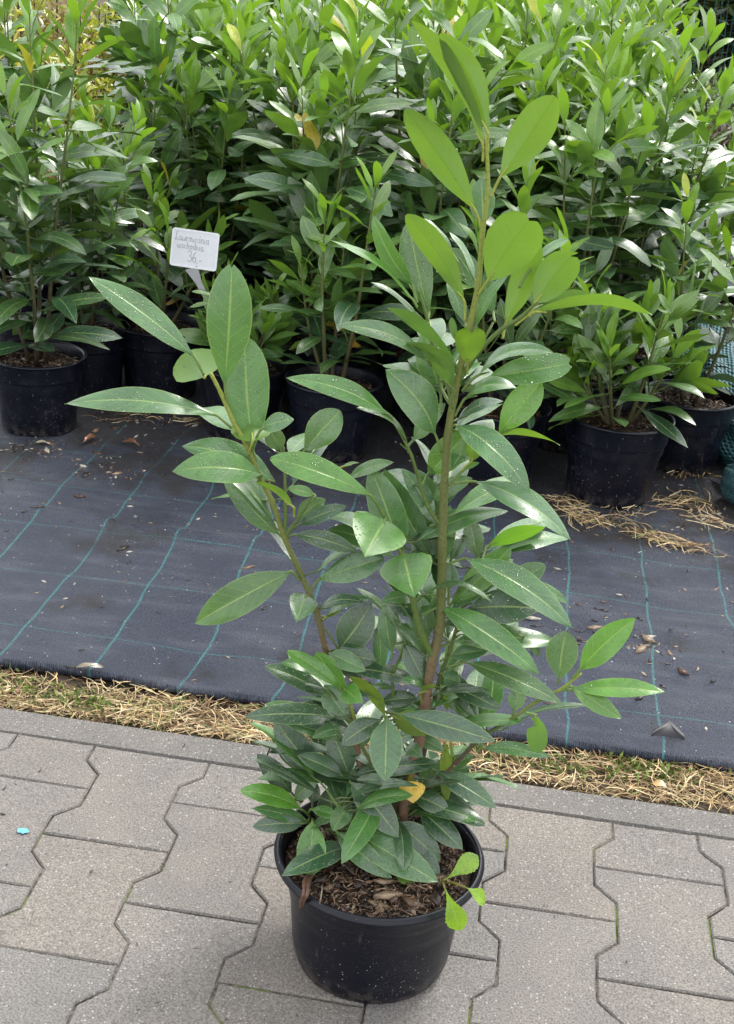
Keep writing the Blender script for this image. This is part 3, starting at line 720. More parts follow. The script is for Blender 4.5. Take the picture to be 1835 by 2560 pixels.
STEMS = {   # (1626-wide picture coordinates, depth cm), radius in mm at start and end, colour at start and end
 'm': [([(889, 1822, 0), (905, 1720, 0), (928, 1645, 0), (942, 1560, 0), (956, 1470, 0), (974, 1390, 0), (978, 1300, 0), (980, 1200, 0), (984, 1080, 0), (992, 965, 0), (1005, 885, 0), (1024, 795, 0), (1044, 705, 0), (1060, 625, 0), (1067, 535, 0), (1078, 445, 0), (1081, 400, 0), (1077, 300, 0)], 6.6, 1.7, 'w')],
 'l': [([(880, 1800, 1), (830, 1760, 1), (798, 1690, 1), (780, 1600, 1), (752, 1500, 1), (722, 1440, 1), (700, 1352, 0), (662, 1262, 0), (630, 1190, 0), (602, 1110, 0), (575, 1055, 0), (545, 985, 0), (515, 930, 0), (490, 872, 0), (466, 826, 0)], 4.6, 2.2, 'w'),
       ([(630, 1190, 0), (632, 1110, .5), (630, 1040, 1.5), (628, 990, 2)], 2.2, 1.3, 'g'), ([(630, 1190, 0), (660, 1150, 0), (695, 1095, 0)], 2.2, 1.0, 'g')],
 'u': [([(1003, 900, 0), (990, 850, .3), (960, 770, .5), (945, 700, 1), (925, 640, 1)], 2.3, 1.5, 'g'), ([(1003, 902, 0), (988, 880, .8), (974, 845, 2), (962, 760, 2)], 2.2, 1.3, 'g')],
 'q': [([(1012, 850, 0), (1060, 780, 0), (1110, 730, 0), (1150, 705, 0), (1190, 668, 0)], 3.0, 1.6, 'g'), ([(1060, 775, 0), (1082, 735, 1), (1092, 715, 2)], 1.6, 1.3, 'g')],
 's': [([(960, 1455, 0), (930, 1395, -1), (915, 1330, -2), (905, 1265, -3), (890, 1230, -3), (868, 1190, -3), (845, 1130, -3.5)], 4.0, 1.6, 'g'), ([(978, 1165, 0), (950, 1125, 0), (930, 1070, 0), (912, 1010, -1), (895, 975, -1)], 2.4, 1.4, 'g'),
       ([(915, 1330, -2), (905, 1260, -1), (886, 1200, -1), (872, 1165, -1)], 2, 1.4, 'g')],
 'x': [([(890, 1800, 1.5), (935, 1680, 2), (960, 1560, 2), (975, 1500, 2), (1000, 1430, 2.5), (1020, 1360, 3), (1045, 1290, 3.5), (1060, 1230, 4)], 3.4, 1.5, 'w2')],
 'r': [([(895, 1806, 1), (960, 1735, 1), (1010, 1690, 1), (1065, 1635, .5), (1130, 1595, 0), (1190, 1553, 0), (1240, 1528, 0), (1288, 1492, 0)], 3.2, 1.4, 'w2')],
 'b': [([(885, 1815, .5), (855, 1740, 0), (800, 1650, -.5), (785, 1590, -1), (768, 1530, -2)], 3.4, 1.6, 'w2'), ([(868, 1780, 0), (850, 1735, -.5), (872, 1640, -2), (850, 1585, -3)], 2.8, 1.6, 'g'),
       ([(870, 1800, -1), (820, 1805, -2.5), (772, 1812, -4), (745, 1780, -4), (720, 1745, -3.5)], 2.6, 1.4, 'g'), ([(875, 1480 + 120, 1), (870, 1500, 1), (885, 1460, 1), (898, 1420, 1)], 2.2, 1.4, 'g'),
       ([(885, 1815, 0), (800, 1775, 0), (770, 1740, 0), (755, 1720, 0)], 2.4, 1.3, 'g')]}
SC = {'w': ((.175, .108, .070), (.125, .145, .042)), 'g': (.10, .155, .035), 'w2': ((.10, .068, .048), (.10, .145, .04))}
BR = {'m': ('stem', None), 'l': ('branch', None), 'u': ('branch', None), 'q': ('branch', None), 's': ('branch', None), 'x': ('branch', None), 'r': ('branch', None), 'b': ('branch', None)}
leaves = {k: MB() for k in BR}; pets = {k: MB() for k in BR}
for key, lst in STEMS.items():
    for pts, r0, r1, ck in lst:
        pp = spline([P3('W', x, y, d) for x, y, d in pts], 5); n_ = len(pp)
        rad, cl = [], []
        for i in range(n_):
            t = i/(n_-1); z = pp[i].z
            rr_ = (r0*(1-t)**.85 + r1*(1-(1-t)**.85))*.001; rr_ *= (1-.12*min(1, t*2.2))*(1+.10*mnoise.noise(V3((i*.9, r0, 3))))
            if i % 5 == 0 and 0 < i < n_-1: rr_ *= 1.13
            rad.append(rr_)
            if ck == 'g': c = SC['g']
            else:
                a, b = SC[ck]; u = min(1, max(0, (t-(.16 if r0 > 5 else .30))/.2)); u = u*u*(3-2*u); c = tuple(a[q]*(1-u)+b[q]*u for q in range(3)); u = min(1, max(0, (t-.5)/.4)); c = tuple(c[q]*(1-u)+(.24, .285, .05)[q]*u for q in range(3))
            cl.append((*c, 1))
        tube(pets[key], pp, rad, 10, cl)
hr = random.Random(21)
for li, line in enumerate(l for l in HERO.strip().split('\n')):
    q = line.split(); k = q[0]
    if q[1] == '-': ax_ = None
    ax_, ay_, bx_, by_, tx_, ty_, wpx, phi, d0, d1 = map(float, q[1:11]); kind, pf, arch, brn = q[11], q[12], float(q[13]), q[14]
    notch = float(q[15]) if len(q) > 15 else 0.
    if brn == 'r' and k in 'A7': brn = 'q'
    B, T, A = P3(k, bx_, by_, d0), P3(k, tx_, ty_, d1), P3(k, ax_, ay_, d0*.3)
    mid = (B+T)/2; zc = (mid-CAM).dot(CF); wd = wpx*(.83 if q[11] == 'Y' and q[12] != 'b' else 1.03)/K[k][2]/FPX*zc
    a = (T-B).normalized(); V = (CAM-mid).normalized(); V = (V-a*V.dot(a)).normalized(); S = V.cross(a); ph = math.radians(phi)
    N = V*math.cos(ph)+S*math.sin(ph)
    c = KIND[kind]; f = hr.uniform(.86, 1.14); gsh = hr.uniform(-.08, .08)
    col = (c[0]*f*(1+gsh), c[1]*f, c[2]*f*(1-gsh), c[3])
    bite = None
    if brn == 'r' and kind == 'S': bite = (.12, .34, 1, .25)
    if k == '3' and pf == 'b': bite = (.72, .9, 1, .72)
    leaf(leaves[brn], B, T, N, wd, col, pf, arch*(1.35 if pf == 'e' else 1), (hr.uniform(.30, .42) if kind == 'Y' else hr.uniform(.10, .26)), 20, 5, notch, 0, .022, li, bite)
    if (A-B).length > .002:
        nb_ = B + a*.012; m_ = A.lerp(B, .5) + N*.05*(A-B).length
        sc1 = (c[0]*.6+.09, c[1]*.5+.11, .05, 1) if kind != 'Y' else (.28, .32, .06, 1)
        tube(pets[brn], spline([A, m_, B, nb_], 4), [.0014]*9+[.0012, .0010, .0008, .0005], 6, sc1)
# the crowded old foliage low down and behind the stem
SEGS = {}
for key, lst in STEMS.items():
    SEGS[key] = [spline([P3('W', x, y, d) for x, y, d in pts], 5) for pts, *_ in lst]
xr = random.Random(77)
def extra(n, keys, zlo, zhi, kinds, dmin, lmin, lmax, back=0.):
    k_ = 0; tries = 0
    while k_ < n and tries < n*60:
        tries += 1; key = xr.choice(keys); pp = xr.choice(SEGS[key]); p = xr.choice(pp); z = p.z-base.z
        if not zlo < z < zhi: continue
        a = xr.uniform(0, 6.28); d = V3((math.cos(a), math.sin(a)+back, xr.uniform(-.35, .65))).normalized(); L = xr.uniform(lmin, lmax)
        B = p+d*.016; T = B+d*L; q = T-base; rr_ = math.hypot(q.x, q.y)
        if q.z < (.155 if rr_ > .09 else .140): continue
        if (T-CAM).dot(CF) < dmin: continue
        N = V3((0, 0, 1)) - d*d.z + V3((xr.gauss(0, .3), xr.gauss(0, .3), 0)); kd = KIND[xr.choice(kinds)]; f = xr.uniform(.8, 1.15)
        leaf(leaves[key], B, T, N, L*xr.uniform(.27, .34), (kd[0]*f, kd[1]*f, kd[2]*f, kd[3]), xr.choice(['e', 'e', 'o']), xr.uniform(.03, .12), xr.uniform(.1, .26), 16, 4, 0, 0, .022, xr.randrange(9999))
        tube(pets[key], [p, p.lerp(B, .5)+V3((0, 0, .002)), B, B+d*.01], [.0013, .0011, .0009, .0005], 5, (.10, .14, .05, 1)); k_ += 1
extra(46, ['b', 'b', 'l', 'x', 'r'], .145, .30, ['D', 'D', 'P', 'M'], 1.38, .07, .105, .25)
extra(30, ['b', 'b', 'l', 'r'], .138, .21, ['D', 'D', 'P'], 1.425, .075, .105, .1)
extra(46, ['s', 'x', 'm', 'l'], .30, .60, ['P', 'M', 'P', 'D'], 1.36, .08, .12, .9)
extra(14, ['u', 'm', 'q'], .55, .74, ['P', 'M'], 1.38, .07, .11, .9)
for key, (nm, _) in BR.items():
    bo = pets[key].build(nm, M_BARK, hero, inv=INV)
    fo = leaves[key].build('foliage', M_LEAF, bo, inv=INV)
# one yellow leaf low in the middle
yl = MB(); B, T = P3('D', 865, 728, -2), P3('D', 872, 828, -3.5)
leaf(yl, B, T, (CAM-B), .031, (.78, .50, .045, .5), 'h', .05, .2, 16, 4, 0, 0, .02, 3)
leaf(yl, B+V3((0, .006, .001)), B+V3((-.004, .012, -.001)), V3((0, -1, .4)), .02, (.4, .36, .05, .4), 'e', .05, .2, 6, 2)
tube(yl, spline([P3('D', 790, 775, -.5), P3('D', 835, 765, -1.5), B+V3((0, .004, 0)), B], 3), .0011, 6, (.2, .2, .05, 1))
o = yl.build('yellow_leaf', M_LEAF, hero, inv=INV); o['label'] = 'single yellow dying leaf low on the stem'
# seedling weed with toothed leaves at the pot's right edge
wd_ = MB(); WK = (.235, .43, .016, .7)
P0 = gp(1000, 1188, .141, 'D')
WB = [(gp(1014, 1176, .150, 'D'), P3('D', 1165, 1065, -6), 100, 0), (cyl(1014, 1208, 'D', .121), cyl(1085, 1402, 'D', .142), 112, 0), (P0+(cyl(1105, 1205, 'D', .125)-P0)*1., cyl(1200, 1272, 'D', .14), 85, 25)]
for B, T, wp, ph in WB:
    zc = (B-CAM).dot(CF); a = (T-B).normalized(); V = (CAM-B).normalized(); V = (V-a*V.dot(a)).normalized(); S = V.cross(a)
    leaf(wd_, B, T, V*math.cos(math.radians(ph))+S*math.sin(math.radians(ph)), wp/K['D'][2]/FPX*zc, WK, 't', .06, .12, 44, 4, 0, .13, .05, int(wp))
    tube(wd_, [P0, P0.lerp(B, .5)+V3((0, 0, .003)), B], .0013, 6, (.28, .20, .08, 1))
B, T = gp(790, 1140, .131, 'D'), gp(880, 1180, .131, 'D'); leaf(wd_, B, T, V3((0, -.3, 1)), .022, (.16, .30, .05, .5), 'o', .03, .1, 10, 3)
o = wd_.build('weed', M_LEAF, hero, inv=INV); o['label'] = 'bright green toothed weed hanging over the pot edge'
# strip of bark hanging over the rim
bk = MB()
for i in range(9):
    o_ = hr.uniform(-14, 14)
    tube(bk, spline([gp(405+o_, 1160, .138, 'D'), gp(392+o_, 1185, .147, 'D'), cyl(388+o_*.9, 1235, 'D', .1195), cyl(375+o_*.7-3, 1275, 'D', .119), cyl(368+o_*.6, 1300+hr.uniform(-12, 8), 'D', .120)], 3), [.0024]*5+[.0020]*4+[.0015]*2+[.0009]*2, 5, (hr.uniform(.10, .17), .062, .04, 1))
tube(bk, spline([gp(462, 1200, .146, 'D'), cyl(458, 1240, 'D', .1185), cyl(450, 1285, 'D', .1175)], 3), .0008, 5, (.30, .24, .18, 1))
o = bk.build('bark_strip', M_WET, hero, inv=INV); o['label'] = 'shredded brown bark strip hanging over the rim'

# ---------------------------------------------------------------- the laurels in the rows behind: a builder, a few models, then copies
def grow(seed, stems, llen=.148, spacing=.0195, bare=.06, droop=0., bright=0., lean_sd=.05, clean=False):
    rr = random.Random(seed); fm, smb = MB(), MB()
    for (h, az, lean, x0, y0) in stems:
        d = V3((math.cos(az)*lean, math.sin(az)*lean, 1)); n_ = 12; p = V3((x0, y0, .145)); pts = [p.copy()]
        b = V3((rr.gauss(0, lean_sd), rr.gauss(0, lean_sd), 0))
        for i in range(n_):
            p = p + (d.normalized()+b*(i/n_))*(h/n_); d.x *= .93; d.y *= .93; d.x += rr.gauss(0, .02); d.y += rr.gauss(0, .02); pts.append(p.copy())
        cl = []
        for i in range(n_+1):
            t = i/n_; cl.append((.06*(1-t)+.13*t, .045*(1-t)+.17*t, .028*(1-t)+.035*t, 1))
        tube(smb, pts, [.0045*(1-t/n_)+.0013 for t in range(n_+1)], 6, cl)
        s = bare*h+rr.uniform(0, .02); ga = rr.uniform(0, 6.28)
        while s < h:
            t = s/h; k = min(n_-1, int(t*n_)); q = pts[k].lerp(pts[k+1], t*n_-k); ax = (pts[k+1]-pts[k]).normalized()
            e1 = ax.orthogonal().normalized(); e2 = ax.cross(e1); ga += 2.4+rr.gauss(0, .25)
            rad = e1*math.cos(ga)+e2*math.sin(ga); top = max(0, (s-(h-.22))/.22)
            ang = math.radians(78-52*top+rr.gauss(0, 11)) + droop*(1-t)
            L = llen*rr.uniform(.72, 1.15)*(1-.22*top)*(.8+.4*math.sin(math.pi*min(1, t*1.1)))
            dr = ax*math.cos(ang)+rad*math.sin(ang); pl = L*.13
            N = (ax - dr*ax.dot(dr)); N = N + dr.cross(ax)*rr.gauss(0, .35)
            if top < .3: dr = (dr + V3((0, 0, -.18*rr.random()))).normalized()
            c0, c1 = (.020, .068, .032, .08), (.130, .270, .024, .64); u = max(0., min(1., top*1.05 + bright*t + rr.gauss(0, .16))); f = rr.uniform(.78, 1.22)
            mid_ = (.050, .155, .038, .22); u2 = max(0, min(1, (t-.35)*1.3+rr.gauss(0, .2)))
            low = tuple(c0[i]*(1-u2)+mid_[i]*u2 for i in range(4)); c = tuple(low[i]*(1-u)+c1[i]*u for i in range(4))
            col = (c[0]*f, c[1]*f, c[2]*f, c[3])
            if top > .8 and rr.random() < .045: col = (.42, .46, .03, .6)
            if rr.random() < .010: col = (.45, .34, .03, .4)
            B = q+dr*pl; T = B+dr*L
            hr_ = math.hypot(T.x, T.y)
            if T.z < (.20 if hr_ > .07 else .165) and hr_ < .17: dr = V3((dr.x, dr.y, 0)).normalized(); dr.z = (.205-B.z)/L + rr.uniform(0, .15); dr.normalize(); T = B+dr*L; N = V3((0, 0, 1))
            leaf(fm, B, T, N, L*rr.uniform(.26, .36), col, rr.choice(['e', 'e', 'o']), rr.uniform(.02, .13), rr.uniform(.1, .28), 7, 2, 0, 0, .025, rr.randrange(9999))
            tube(fm, [q, B+dr*.004], [.0012, .0008], 4, (c[0]*.5+.09, c[1]*.5+.10, .05, .2), False)
            # axillary shoot
            if rr.random() < .10 and .2 < t < .85:
                sd_ = (ax*.8+rad*.6).normalized(); sl_ = rr.uniform(.06, .16); e = q+sd_*sl_
                tube(smb, [q, q+sd_*sl_*.5, e], [.0018, .0015, .001], 5, (.12, .17, .04, 1))
                for w_ in range(rr.randint(4, 8)):
                    gb = rr.uniform(0, 6.28); o1 = sd_.orthogonal().normalized(); o2 = sd_.cross(o1); rd = o1*math.cos(gb)+o2*math.sin(gb); an = math.radians(rr.uniform(25, 70)); q2 = q+sd_*sl_*rr.uniform(.5, 1)
                    d2 = sd_*math.cos(an)+rd*math.sin(an); L2 = L*rr.uniform(.6, .95); N2 = sd_-d2*sd_.dot(d2)
                    u3 = max(0., min(1., u+.25)); c3 = tuple(low[i]*(1-u3)+c1[i]*u3 for i in range(4))
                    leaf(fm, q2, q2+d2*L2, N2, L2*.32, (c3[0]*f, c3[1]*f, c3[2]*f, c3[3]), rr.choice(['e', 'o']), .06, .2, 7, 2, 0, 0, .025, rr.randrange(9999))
            s += spacing*rr.uniform(.7, 1.3)*(1-.35*top)
    if not clean:   # a few burnt brown tips
        for (h, az, lean, x0, y0) in stems:
            pass
    return fm.build('foliage', M_LEAFB, mesh_only=True), smb.build('stem', M_BARK, mesh_only=True)
def st_set(rr, n, h0, h1, lean=.30):
    out = []
    for i in range(n):
        a = 2*math.pi*(i+rr.uniform(-.3, .3))/n; out.append((rr.uniform(h0, h1), a, rr.uniform(.08, lean), .018*math.cos(a), .018*math.sin(a)))
    return out
rv = random.Random(5)
_pm = MB(); pot_mesh(_pm); POT = _pm.build('pot', M_POT, mesh_only=True)
SOILS = []
for i in range(3):
    m_ = MB(); soil_mesh(m_, .096, .142, seed=i+30)
    soil_me = m_.build('soil', M_SOIL, mesh_only=True); c_ = MB(); soil_chips(c_, .096, .145, 170, i+60)
    SOILS.append((soil_me, c_.build('bark_mulch', M_WET, mesh_only=True)))
def potted(name, loc, rz, model, label, group=None, sc=1., potsc=1., chips=True, tilt=0):
    root = empty(name, loc, label, 'potted plant', group, rz)
    def ch(nm, me, s=1.):
        o = bpy.data.objects.new(nm, me); COL.objects.link(o); o.parent = root; o.scale = (s, s, s); return o
    ch('pot', POT, potsc); k = rv.randrange(3); ch('soil', SOILS[k][0], potsc)
    if chips: ch('bark_mulch', SOILS[k][1], potsc)['kind'] = 'stuff'
    f, s_ = model; so_ = ch('stem', s_, 1.); fo_ = ch('foliage', f, 1.); so_.scale = fo_.scale = (sc, sc, sc)
    if sc != 1: so_.location.z = fo_.location.z = .145*(1-sc)
    return root
TALL = [grow(100+i, st_set(random.Random(40+i), 4+i % 2, .62, .80), bright=.12) for i in range(6)]
LOW = grow(201, [(.30, .5, .3, .015, .01), (.27, 2.6, .55, -.015, 0), (.29, 4.4, .45, 0, -.015), (.24, 5.6, .7, .01, -.01), (.2, 3.4, .9, -.01, -.01), (.22, 1.4, .7, 0, .012), (.17, 4.9, 1.0, 0, -.01)], .112, .0150, .24, .22, -.15)
MED = grow(202, [(.40, .4, .22, .015, .01), (.46, 2.4, .2, -.012, .008), (.34, 4.4, .35, 0, -.015), (.28, 5.4, .6, .01, -.01)], .112, .019, .12, .2, .1)
MED2 = grow(203, [(.52, .9, .25, .015, .01), (.45, 2.9, .3, -.012, .008), (.40, 4.7, .45, 0, -.015), (.32, 5.8, .6, .01, -.01)], .118, .019, .1, .15, .1)
LONG = grow(204, [(.36, 3.0, .9, -.012, 0), (.28, 4.8, .5, 0, -.015), (.30, .3, .6, .01, 0), (.34, 1.7, .3, 0, .012)], .11, .024, .2, .1, .15)
def pc_(x, y, r=.078):  # pot centre from the picture position of its front foot
    p = gp(x, y); return V3((p.x, p.y+r, .004))
FRONT = [   # name, centre, rz, model, label, stem scale, pot scale
 (pc_(58, 972), .4, TALL[0], 'tall laurel in the nearest black pot at the far left edge', .94, 1.0),
 (pc_(170, 893), 1.9, TALL[3], 'tall laurel in the pot half hidden behind the far left pot', .66, .98),
 (pc_(335, 893), .3, LONG, 'low laurel with a long sideways shoot in the pot left of the price sign', 1.0, 1.04),
 (pc_(516, 985), 2.2, LOW, 'low laurel in the black pot that the price sign is stuck in', .7, .96),
 (pc_(716, 1028), 3.6, MED, 'medium laurel with bright yellow green top leaves behind the big plant', 1.0, 1.0),
 (pc_(1085, 1090), .9, MED2, 'laurel in the dark pot directly behind the main stem of the big plant', .95, 1.0),
 (pc_(1345, 1128), 5.0, LOW, 'small bushy laurel in the clearly visible squat pot at right', 1.0, 1.08),
 (pc_(1508, 1057), 2.8, MED2, 'leafy laurel in the pot just behind the squat pot at right', .9, 1.0)]
for c, rz, mdl, lab, s_, ps in FRONT: potted('potted_laurel', c, rz, mdl, lab, 'potted laurels of the front row', s_, ps)
# closed rows of pots behind
taken = [V3((c.x, c.y, 0)) for c, *_ in FRONT]; rows = random.Random(17); cnt = 0
yy = 1.62; ri = 0
GA, GB = 'potted laurels in the rows behind', 'potted laurels far back in the field'
while yy < 7.2:
    x = -4.2 + (.15 if ri % 2 else 0)
    while x < 3.2:
        px_ = x+rows.gauss(0, .025); py_ = yy+rows.gauss(0, .03); x += .27 if yy < 3 else .31
        p = V3((px_, py_, .004)); tx, ty, tz = proj((px_, py_, .92)); bx__, by__, _ = proj((px_, py_, 0.))
        if any((p-q).length < .225 for q in taken): continue
        if tx < -70 or tx > 1720: continue
        if yy > 2.6 and ty < 190 and tx < 265: continue
        gap = 0 < tx < 330 and ty < 130
        if gap and yy > 2.4: continue
        short = gap or ty < 260 and tx > 1475 + max(0, ty)*.6
        if short and yy > 3.0: continue
        far = yy > 3.4
        mdl = rows.choice([MED2, MED]) if short else rows.choice(TALL)
        potted('potted_laurel', p, rows.uniform(0, 6.28), mdl, 'tall green laurel somewhere far back in the field of laurels, only its leafy top showing' if far else 'tall dark laurel in the crowded rows close behind the front pots',
               GB if far else GA, rows.uniform(.86, 1.08) if yy < 3 else rows.uniform(.84, 1.06), 1., not far)
        taken.append(p); cnt += 1
    yy += .285 if yy < 3 else .33; ri += 1
print('laurels behind', cnt)

# ---------------------------------------------------------------- price sign
YS = 1.405
TL, TR, BL = vp(383, 503, YS), vp(487, 518, YS), vp(379, 587, YS-.012)
Xs = (TR-TL); SW = Xs.length; Xs.normalize(); Zs = (TL-BL); SH = Zs.length; Zs = (Zs-Xs*Zs.dot(Xs)).normalized(); Ys = Zs.cross(Xs)   # Ys points away from the viewer
SC0 = (TL+Xs*SW/2-Zs*SH/2); SM = Matrix(((Xs.x, Ys.x, Zs.x, SC0.x), (Xs.y, Ys.y, Zs.y, SC0.y), (Xs.z, Ys.z, Zs.z, SC0.z), (0, 0, 0, 1)))
sign = bpy.data.objects.new('price_sign', None); COL.objects.link(sign); sign.matrix_world = SM; sign.empty_display_size = .03
tag(sign, 'white plastic price sign on a stake with handwritten name and price 36', 'price sign')
def rrect(w_, h_, r_, n=6):
    out = []
    for cx, cz, a0 in ((w_/2-r_, h_/2-r_, 0), (-w_/2+r_, h_/2-r_, 90), (-w_/2+r_, -h_/2+r_, 180), (w_/2-r_, -h_/2+r_, 270)):
        for i in range(n+1): a = math.radians(a0+90*i/n); out.append((cx+r_*math.cos(a), cz+r_*math.sin(a)))
    return out
o1, o2 = rrect(SW, SH, .006), rrect(SW-.007, SH-.007, .004); n_ = len(o1)
b = MB(); b.add([(x, -.0004, z) for x, z in o2]+[(x, .0016, z) for x, z in o2], [tuple(range(n_)), tuple(range(2*n_-1, n_-1, -1))]); b.build('plate', M_WHITE, sign, False)
b = MB(); b.add([(x, .0018, z) for x, z in o1]+[(x, -.0014, z) for x, z in o1]+[(x, -.0014, z) for x, z in o2]+[(x, .0018, z) for x, z in o2],
    [(a*n_+i, ((a+1) % 4)*n_+i, ((a+1) % 4)*n_+(i+1) % n_, a*n_+(i+1) % n_) for a in range(4) for i in range(n_)]); b.build('frame', M_RIM, sign, False)
# stake: tapered angle section into the soil
IS = SM.inverted(); s0 = V3((-.0035, .0005, -SH/2)); tip = IS @ vp(520, 800, 1.425); tip2 = IS @ (vp(455, 655, YS+.002)); dirn = (tip2-s0).normalized(); tip = s0+dirn*(.30)
b = MB(); vs_, fs = [], []
for i in range(9):
    t = i/8; c = s0.lerp(tip, t); hw = (.0155*(1-t/.125)+.0075*(t/.125)) if t < .125 else .0075*(1-.55*(t-.125)); 
    sd_ = V3((1, 0, 0)) - dirn*dirn.x; sd_.normalize()
    for u, dy in ((-1, 0), (-.35, .0002), (-.25, .004), (.25, .004), (.35, .0002), (1, 0), (1, -.0012), (-1, -.0012)): vs_.append(c+sd_*hw*u+V3((0, dy+.0008, 0)))
for i in range(8):
    for j in range(8): fs.append((i*8+j, i*8+(j+1) % 8, (i+1)*8+(j+1) % 8, (i+1)*8+j))
b.add(vs_, fs); b.build('stake', M_STAKE, sign, False)
# handwriting as pen strokes (letters in a 1-high box)
LT = {'L': [[(.45, .95), (.30, 1.05), (.22, .8), (.22, .3), (.10, .02), (.0, .1), (.12, .16), (.35, .02), (.6, .08)]],
 'a': [[(.5, .45), (.25, .5), (.05, .25), (.2, .0), (.42, .15), (.5, .45), (.48, .1), (.6, .0), (.7, .1)]], 'u': [[(.05, .5), (.08, .1), (.25, 0), (.42, .15), (.5, .5), (.5, .1), (.65, 0)]],
 'r': [[(.1, .5), (.12, 0), (.14, .3), (.3, .5), (.42, .45)]], 'o': [[(.3, .5), (.08, .3), (.15, .02), (.38, .05), (.45, .35), (.3, .5), (.55, .42)]], 'w': [[(.0, .5), (.1, .02), (.28, .05), (.33, .45), (.38, .05), (.6, .03), (.68, .45), (.78, .42)]],
 'i': [[(.1, .5), (.12, .08), (.25, .0)], [(.12, .72), (.13, .76)]], 's': [[(.4, .45), (.2, .5), (.1, .35), (.35, .18), (.25, 0), (.05, .05)]], 'S': [[(.4, .45), (.2, .5), (.1, .35), (.35, .18), (.25, 0), (.05, .05)], [(.25, .66), (.36, .84)]],
 'n': [[(.08, .5), (.1, 0), (.14, .35), (.32, .5), (.44, .35), (.46, .05), (.58, 0)]], 'c': [[(.45, .42), (.25, .5), (.06, .28), (.18, .02), (.45, .06)]], 'h': [[(.12, 1.), (.1, 0), (.14, .35), (.32, .5), (.44, .35), (.46, .05), (.58, 0)]],
 'd': [[(.45, .4), (.22, .5), (.05, .25), (.18, 0), (.4, .12), (.46, .4), (.5, 1.0), (.5, .1), (.62, 0)]], 'k': [[(.1, 1.), (.1, 0)], [(.42, .5), (.12, .25), (.45, 0)]],
 '3': [[(.05, .85), (.25, 1.), (.48, .85), (.42, .6), (.25, .52), (.48, .42), (.55, .2), (.35, .0), (.05, .08)]], '6': [[(.48, .95), (.22, .7), (.08, .3), (.2, .02), (.45, .05), (.52, .3), (.35, .48), (.12, .3)]], ',': [[(.12, .06), (.06, -.14)]], '-': [[(.05, .18), (.42, .26)]]}
tx_ = MB()
def write(txt, x, z, h, adv, slope, wd=.00055):
    for ch_ in txt:
        for stroke in LT[ch_]:
            tube(tx_, spline([(x+px*h*.72, -.0007, z+pz*h+slope*(px*h)) for px, pz in stroke], 3), wd, 5, cap=True)
        x += adv.get(ch_, .60)*h*.72; z += slope*adv.get(ch_, .60)*h*.72
AD = {'w': .84, 'i': .32, 'L': .66, 's': .48, 'S': .48, 'c': .52, 'r': .48, ',': .3, 'a': .68}
write('LaurowiSnia', -SW*.43, SH*.20, .0172, AD, -.02); write('wschodnia', -SW*.37, SH*.0, .0160, AD, -.02); write('36,-', -SW*.13, -SH*.33, .0235, AD, -.02, .0007)
tx_.build('lettering', M_INK, sign)

# ---------------------------------------------------------------- shade nets bunched on the right, single leaves, edge peg
def net(name, pts, radii, label, seed):
    pp = spline(pts, 8); n_ = len(pp); mb = MB(); N_ = 40; vs_, fs, uv = [], [], []
    for i, p in enumerate(pp):
        t = i/(n_-1); kf = t*(len(radii)-1); k = min(len(radii)-2, int(kf)); rw, rh = [radii[k][q]*(1-kf+k)+radii[k+1][q]*(kf-k) for q in (0, 1)]
        tn = (pp[min(i+1, n_-1)]-pp[max(i-1, 0)]); tn.z = 0; tn.normalize(); sd_ = V3((-tn.y, tn.x, 0))
        for j in range(N_):
            a = 2*math.pi*j/N_; f = 1+.10*math.sin(a*9+6*mnoise.noise(V3((t*2, seed, 0))))+.22*mnoise.noise(V3((math.cos(a)*1.6, math.sin(a)*1.6+t*5, seed)))
            z = p.z+math.sin(a)*rh*f
            vs_.append(p+sd_*(math.cos(a)*rw*f)+V3((0, 0, max(.006, z)-p.z))); uv.append((j/N_, t*len(pts)*.3))
    for i in range(n_-1):
        for j in range(N_): fs.append((i*N_+j, i*N_+(j+1) % N_, (i+1)*N_+(j+1) % N_, (i+1)*N_+j))
    fs += [tuple(range(N_))[::-1], tuple((n_-1)*N_+j for j in range(N_))]
    mb.add(vs_, fs, (1, 1, 1, 1), uv); o = mb.build(name, M_NET); tag(o, label, 'shade net'); return o
g1 = gp(1612, 955); net('shade_net', [V3((.185, 2.35, .06)), V3((.215, 2.02, .085)), V3((.265, 1.72, .075)), V3((.33, 1.50, .055)), V3((.45, 1.38, .04))], [(.07, .07), (.09, .12), (.09, .11), (.08, .075), (.05, .045)], 'folded teal shade net lying behind the right hand pots', 1)
net('shade_net', [V3((.212, 1.335, .045)), V3((.25, 1.30, .052)), V3((.33, 1.27, .05)), V3((.44, 1.25, .04))], [(.012, .03), (.040, .05), (.045, .05), (.04, .04)], 'rolled end of teal shade net on the fabric at the right edge', 2)
def lying(name, label, p, q, wd, col, z=.006, pf='e', bend=.12, tilt=.3, mtl=None, stem=True):
    mb = MB(); B, T = gp(*p), gp(*q); B.z = fab_z(B.x, B.y)+z; T.z = fab_z(T.x, T.y)+z*.6
    leaf(mb, B, T, V3((tilt, -tilt*.5, 1)), wd, col, pf, bend, .3, 10, 3, 0, 0, .05, int(p[0]))
    if stem: d = (B-T).normalized(); tube(mb, [B, B+d*.012+V3((0, 0, .001))], .0008, 5, (col[0]*.6, col[1]*.6, col[2]*.6, 1))
    tag(mb.build(name, mtl or M_LEAFB), label, 'leaf')
lying('fallen_leaf', 'yellow fallen leaf beside the shade net at the right edge', (1585, 948), (1628, 972), .020, (.62, .58, .10, .3))
lying('fallen_leaf', 'large brown and yellow leaf below the rolled net at right', (1578, 1065), (1640, 1118), .034, (.17, .065, .028, .2), .010)
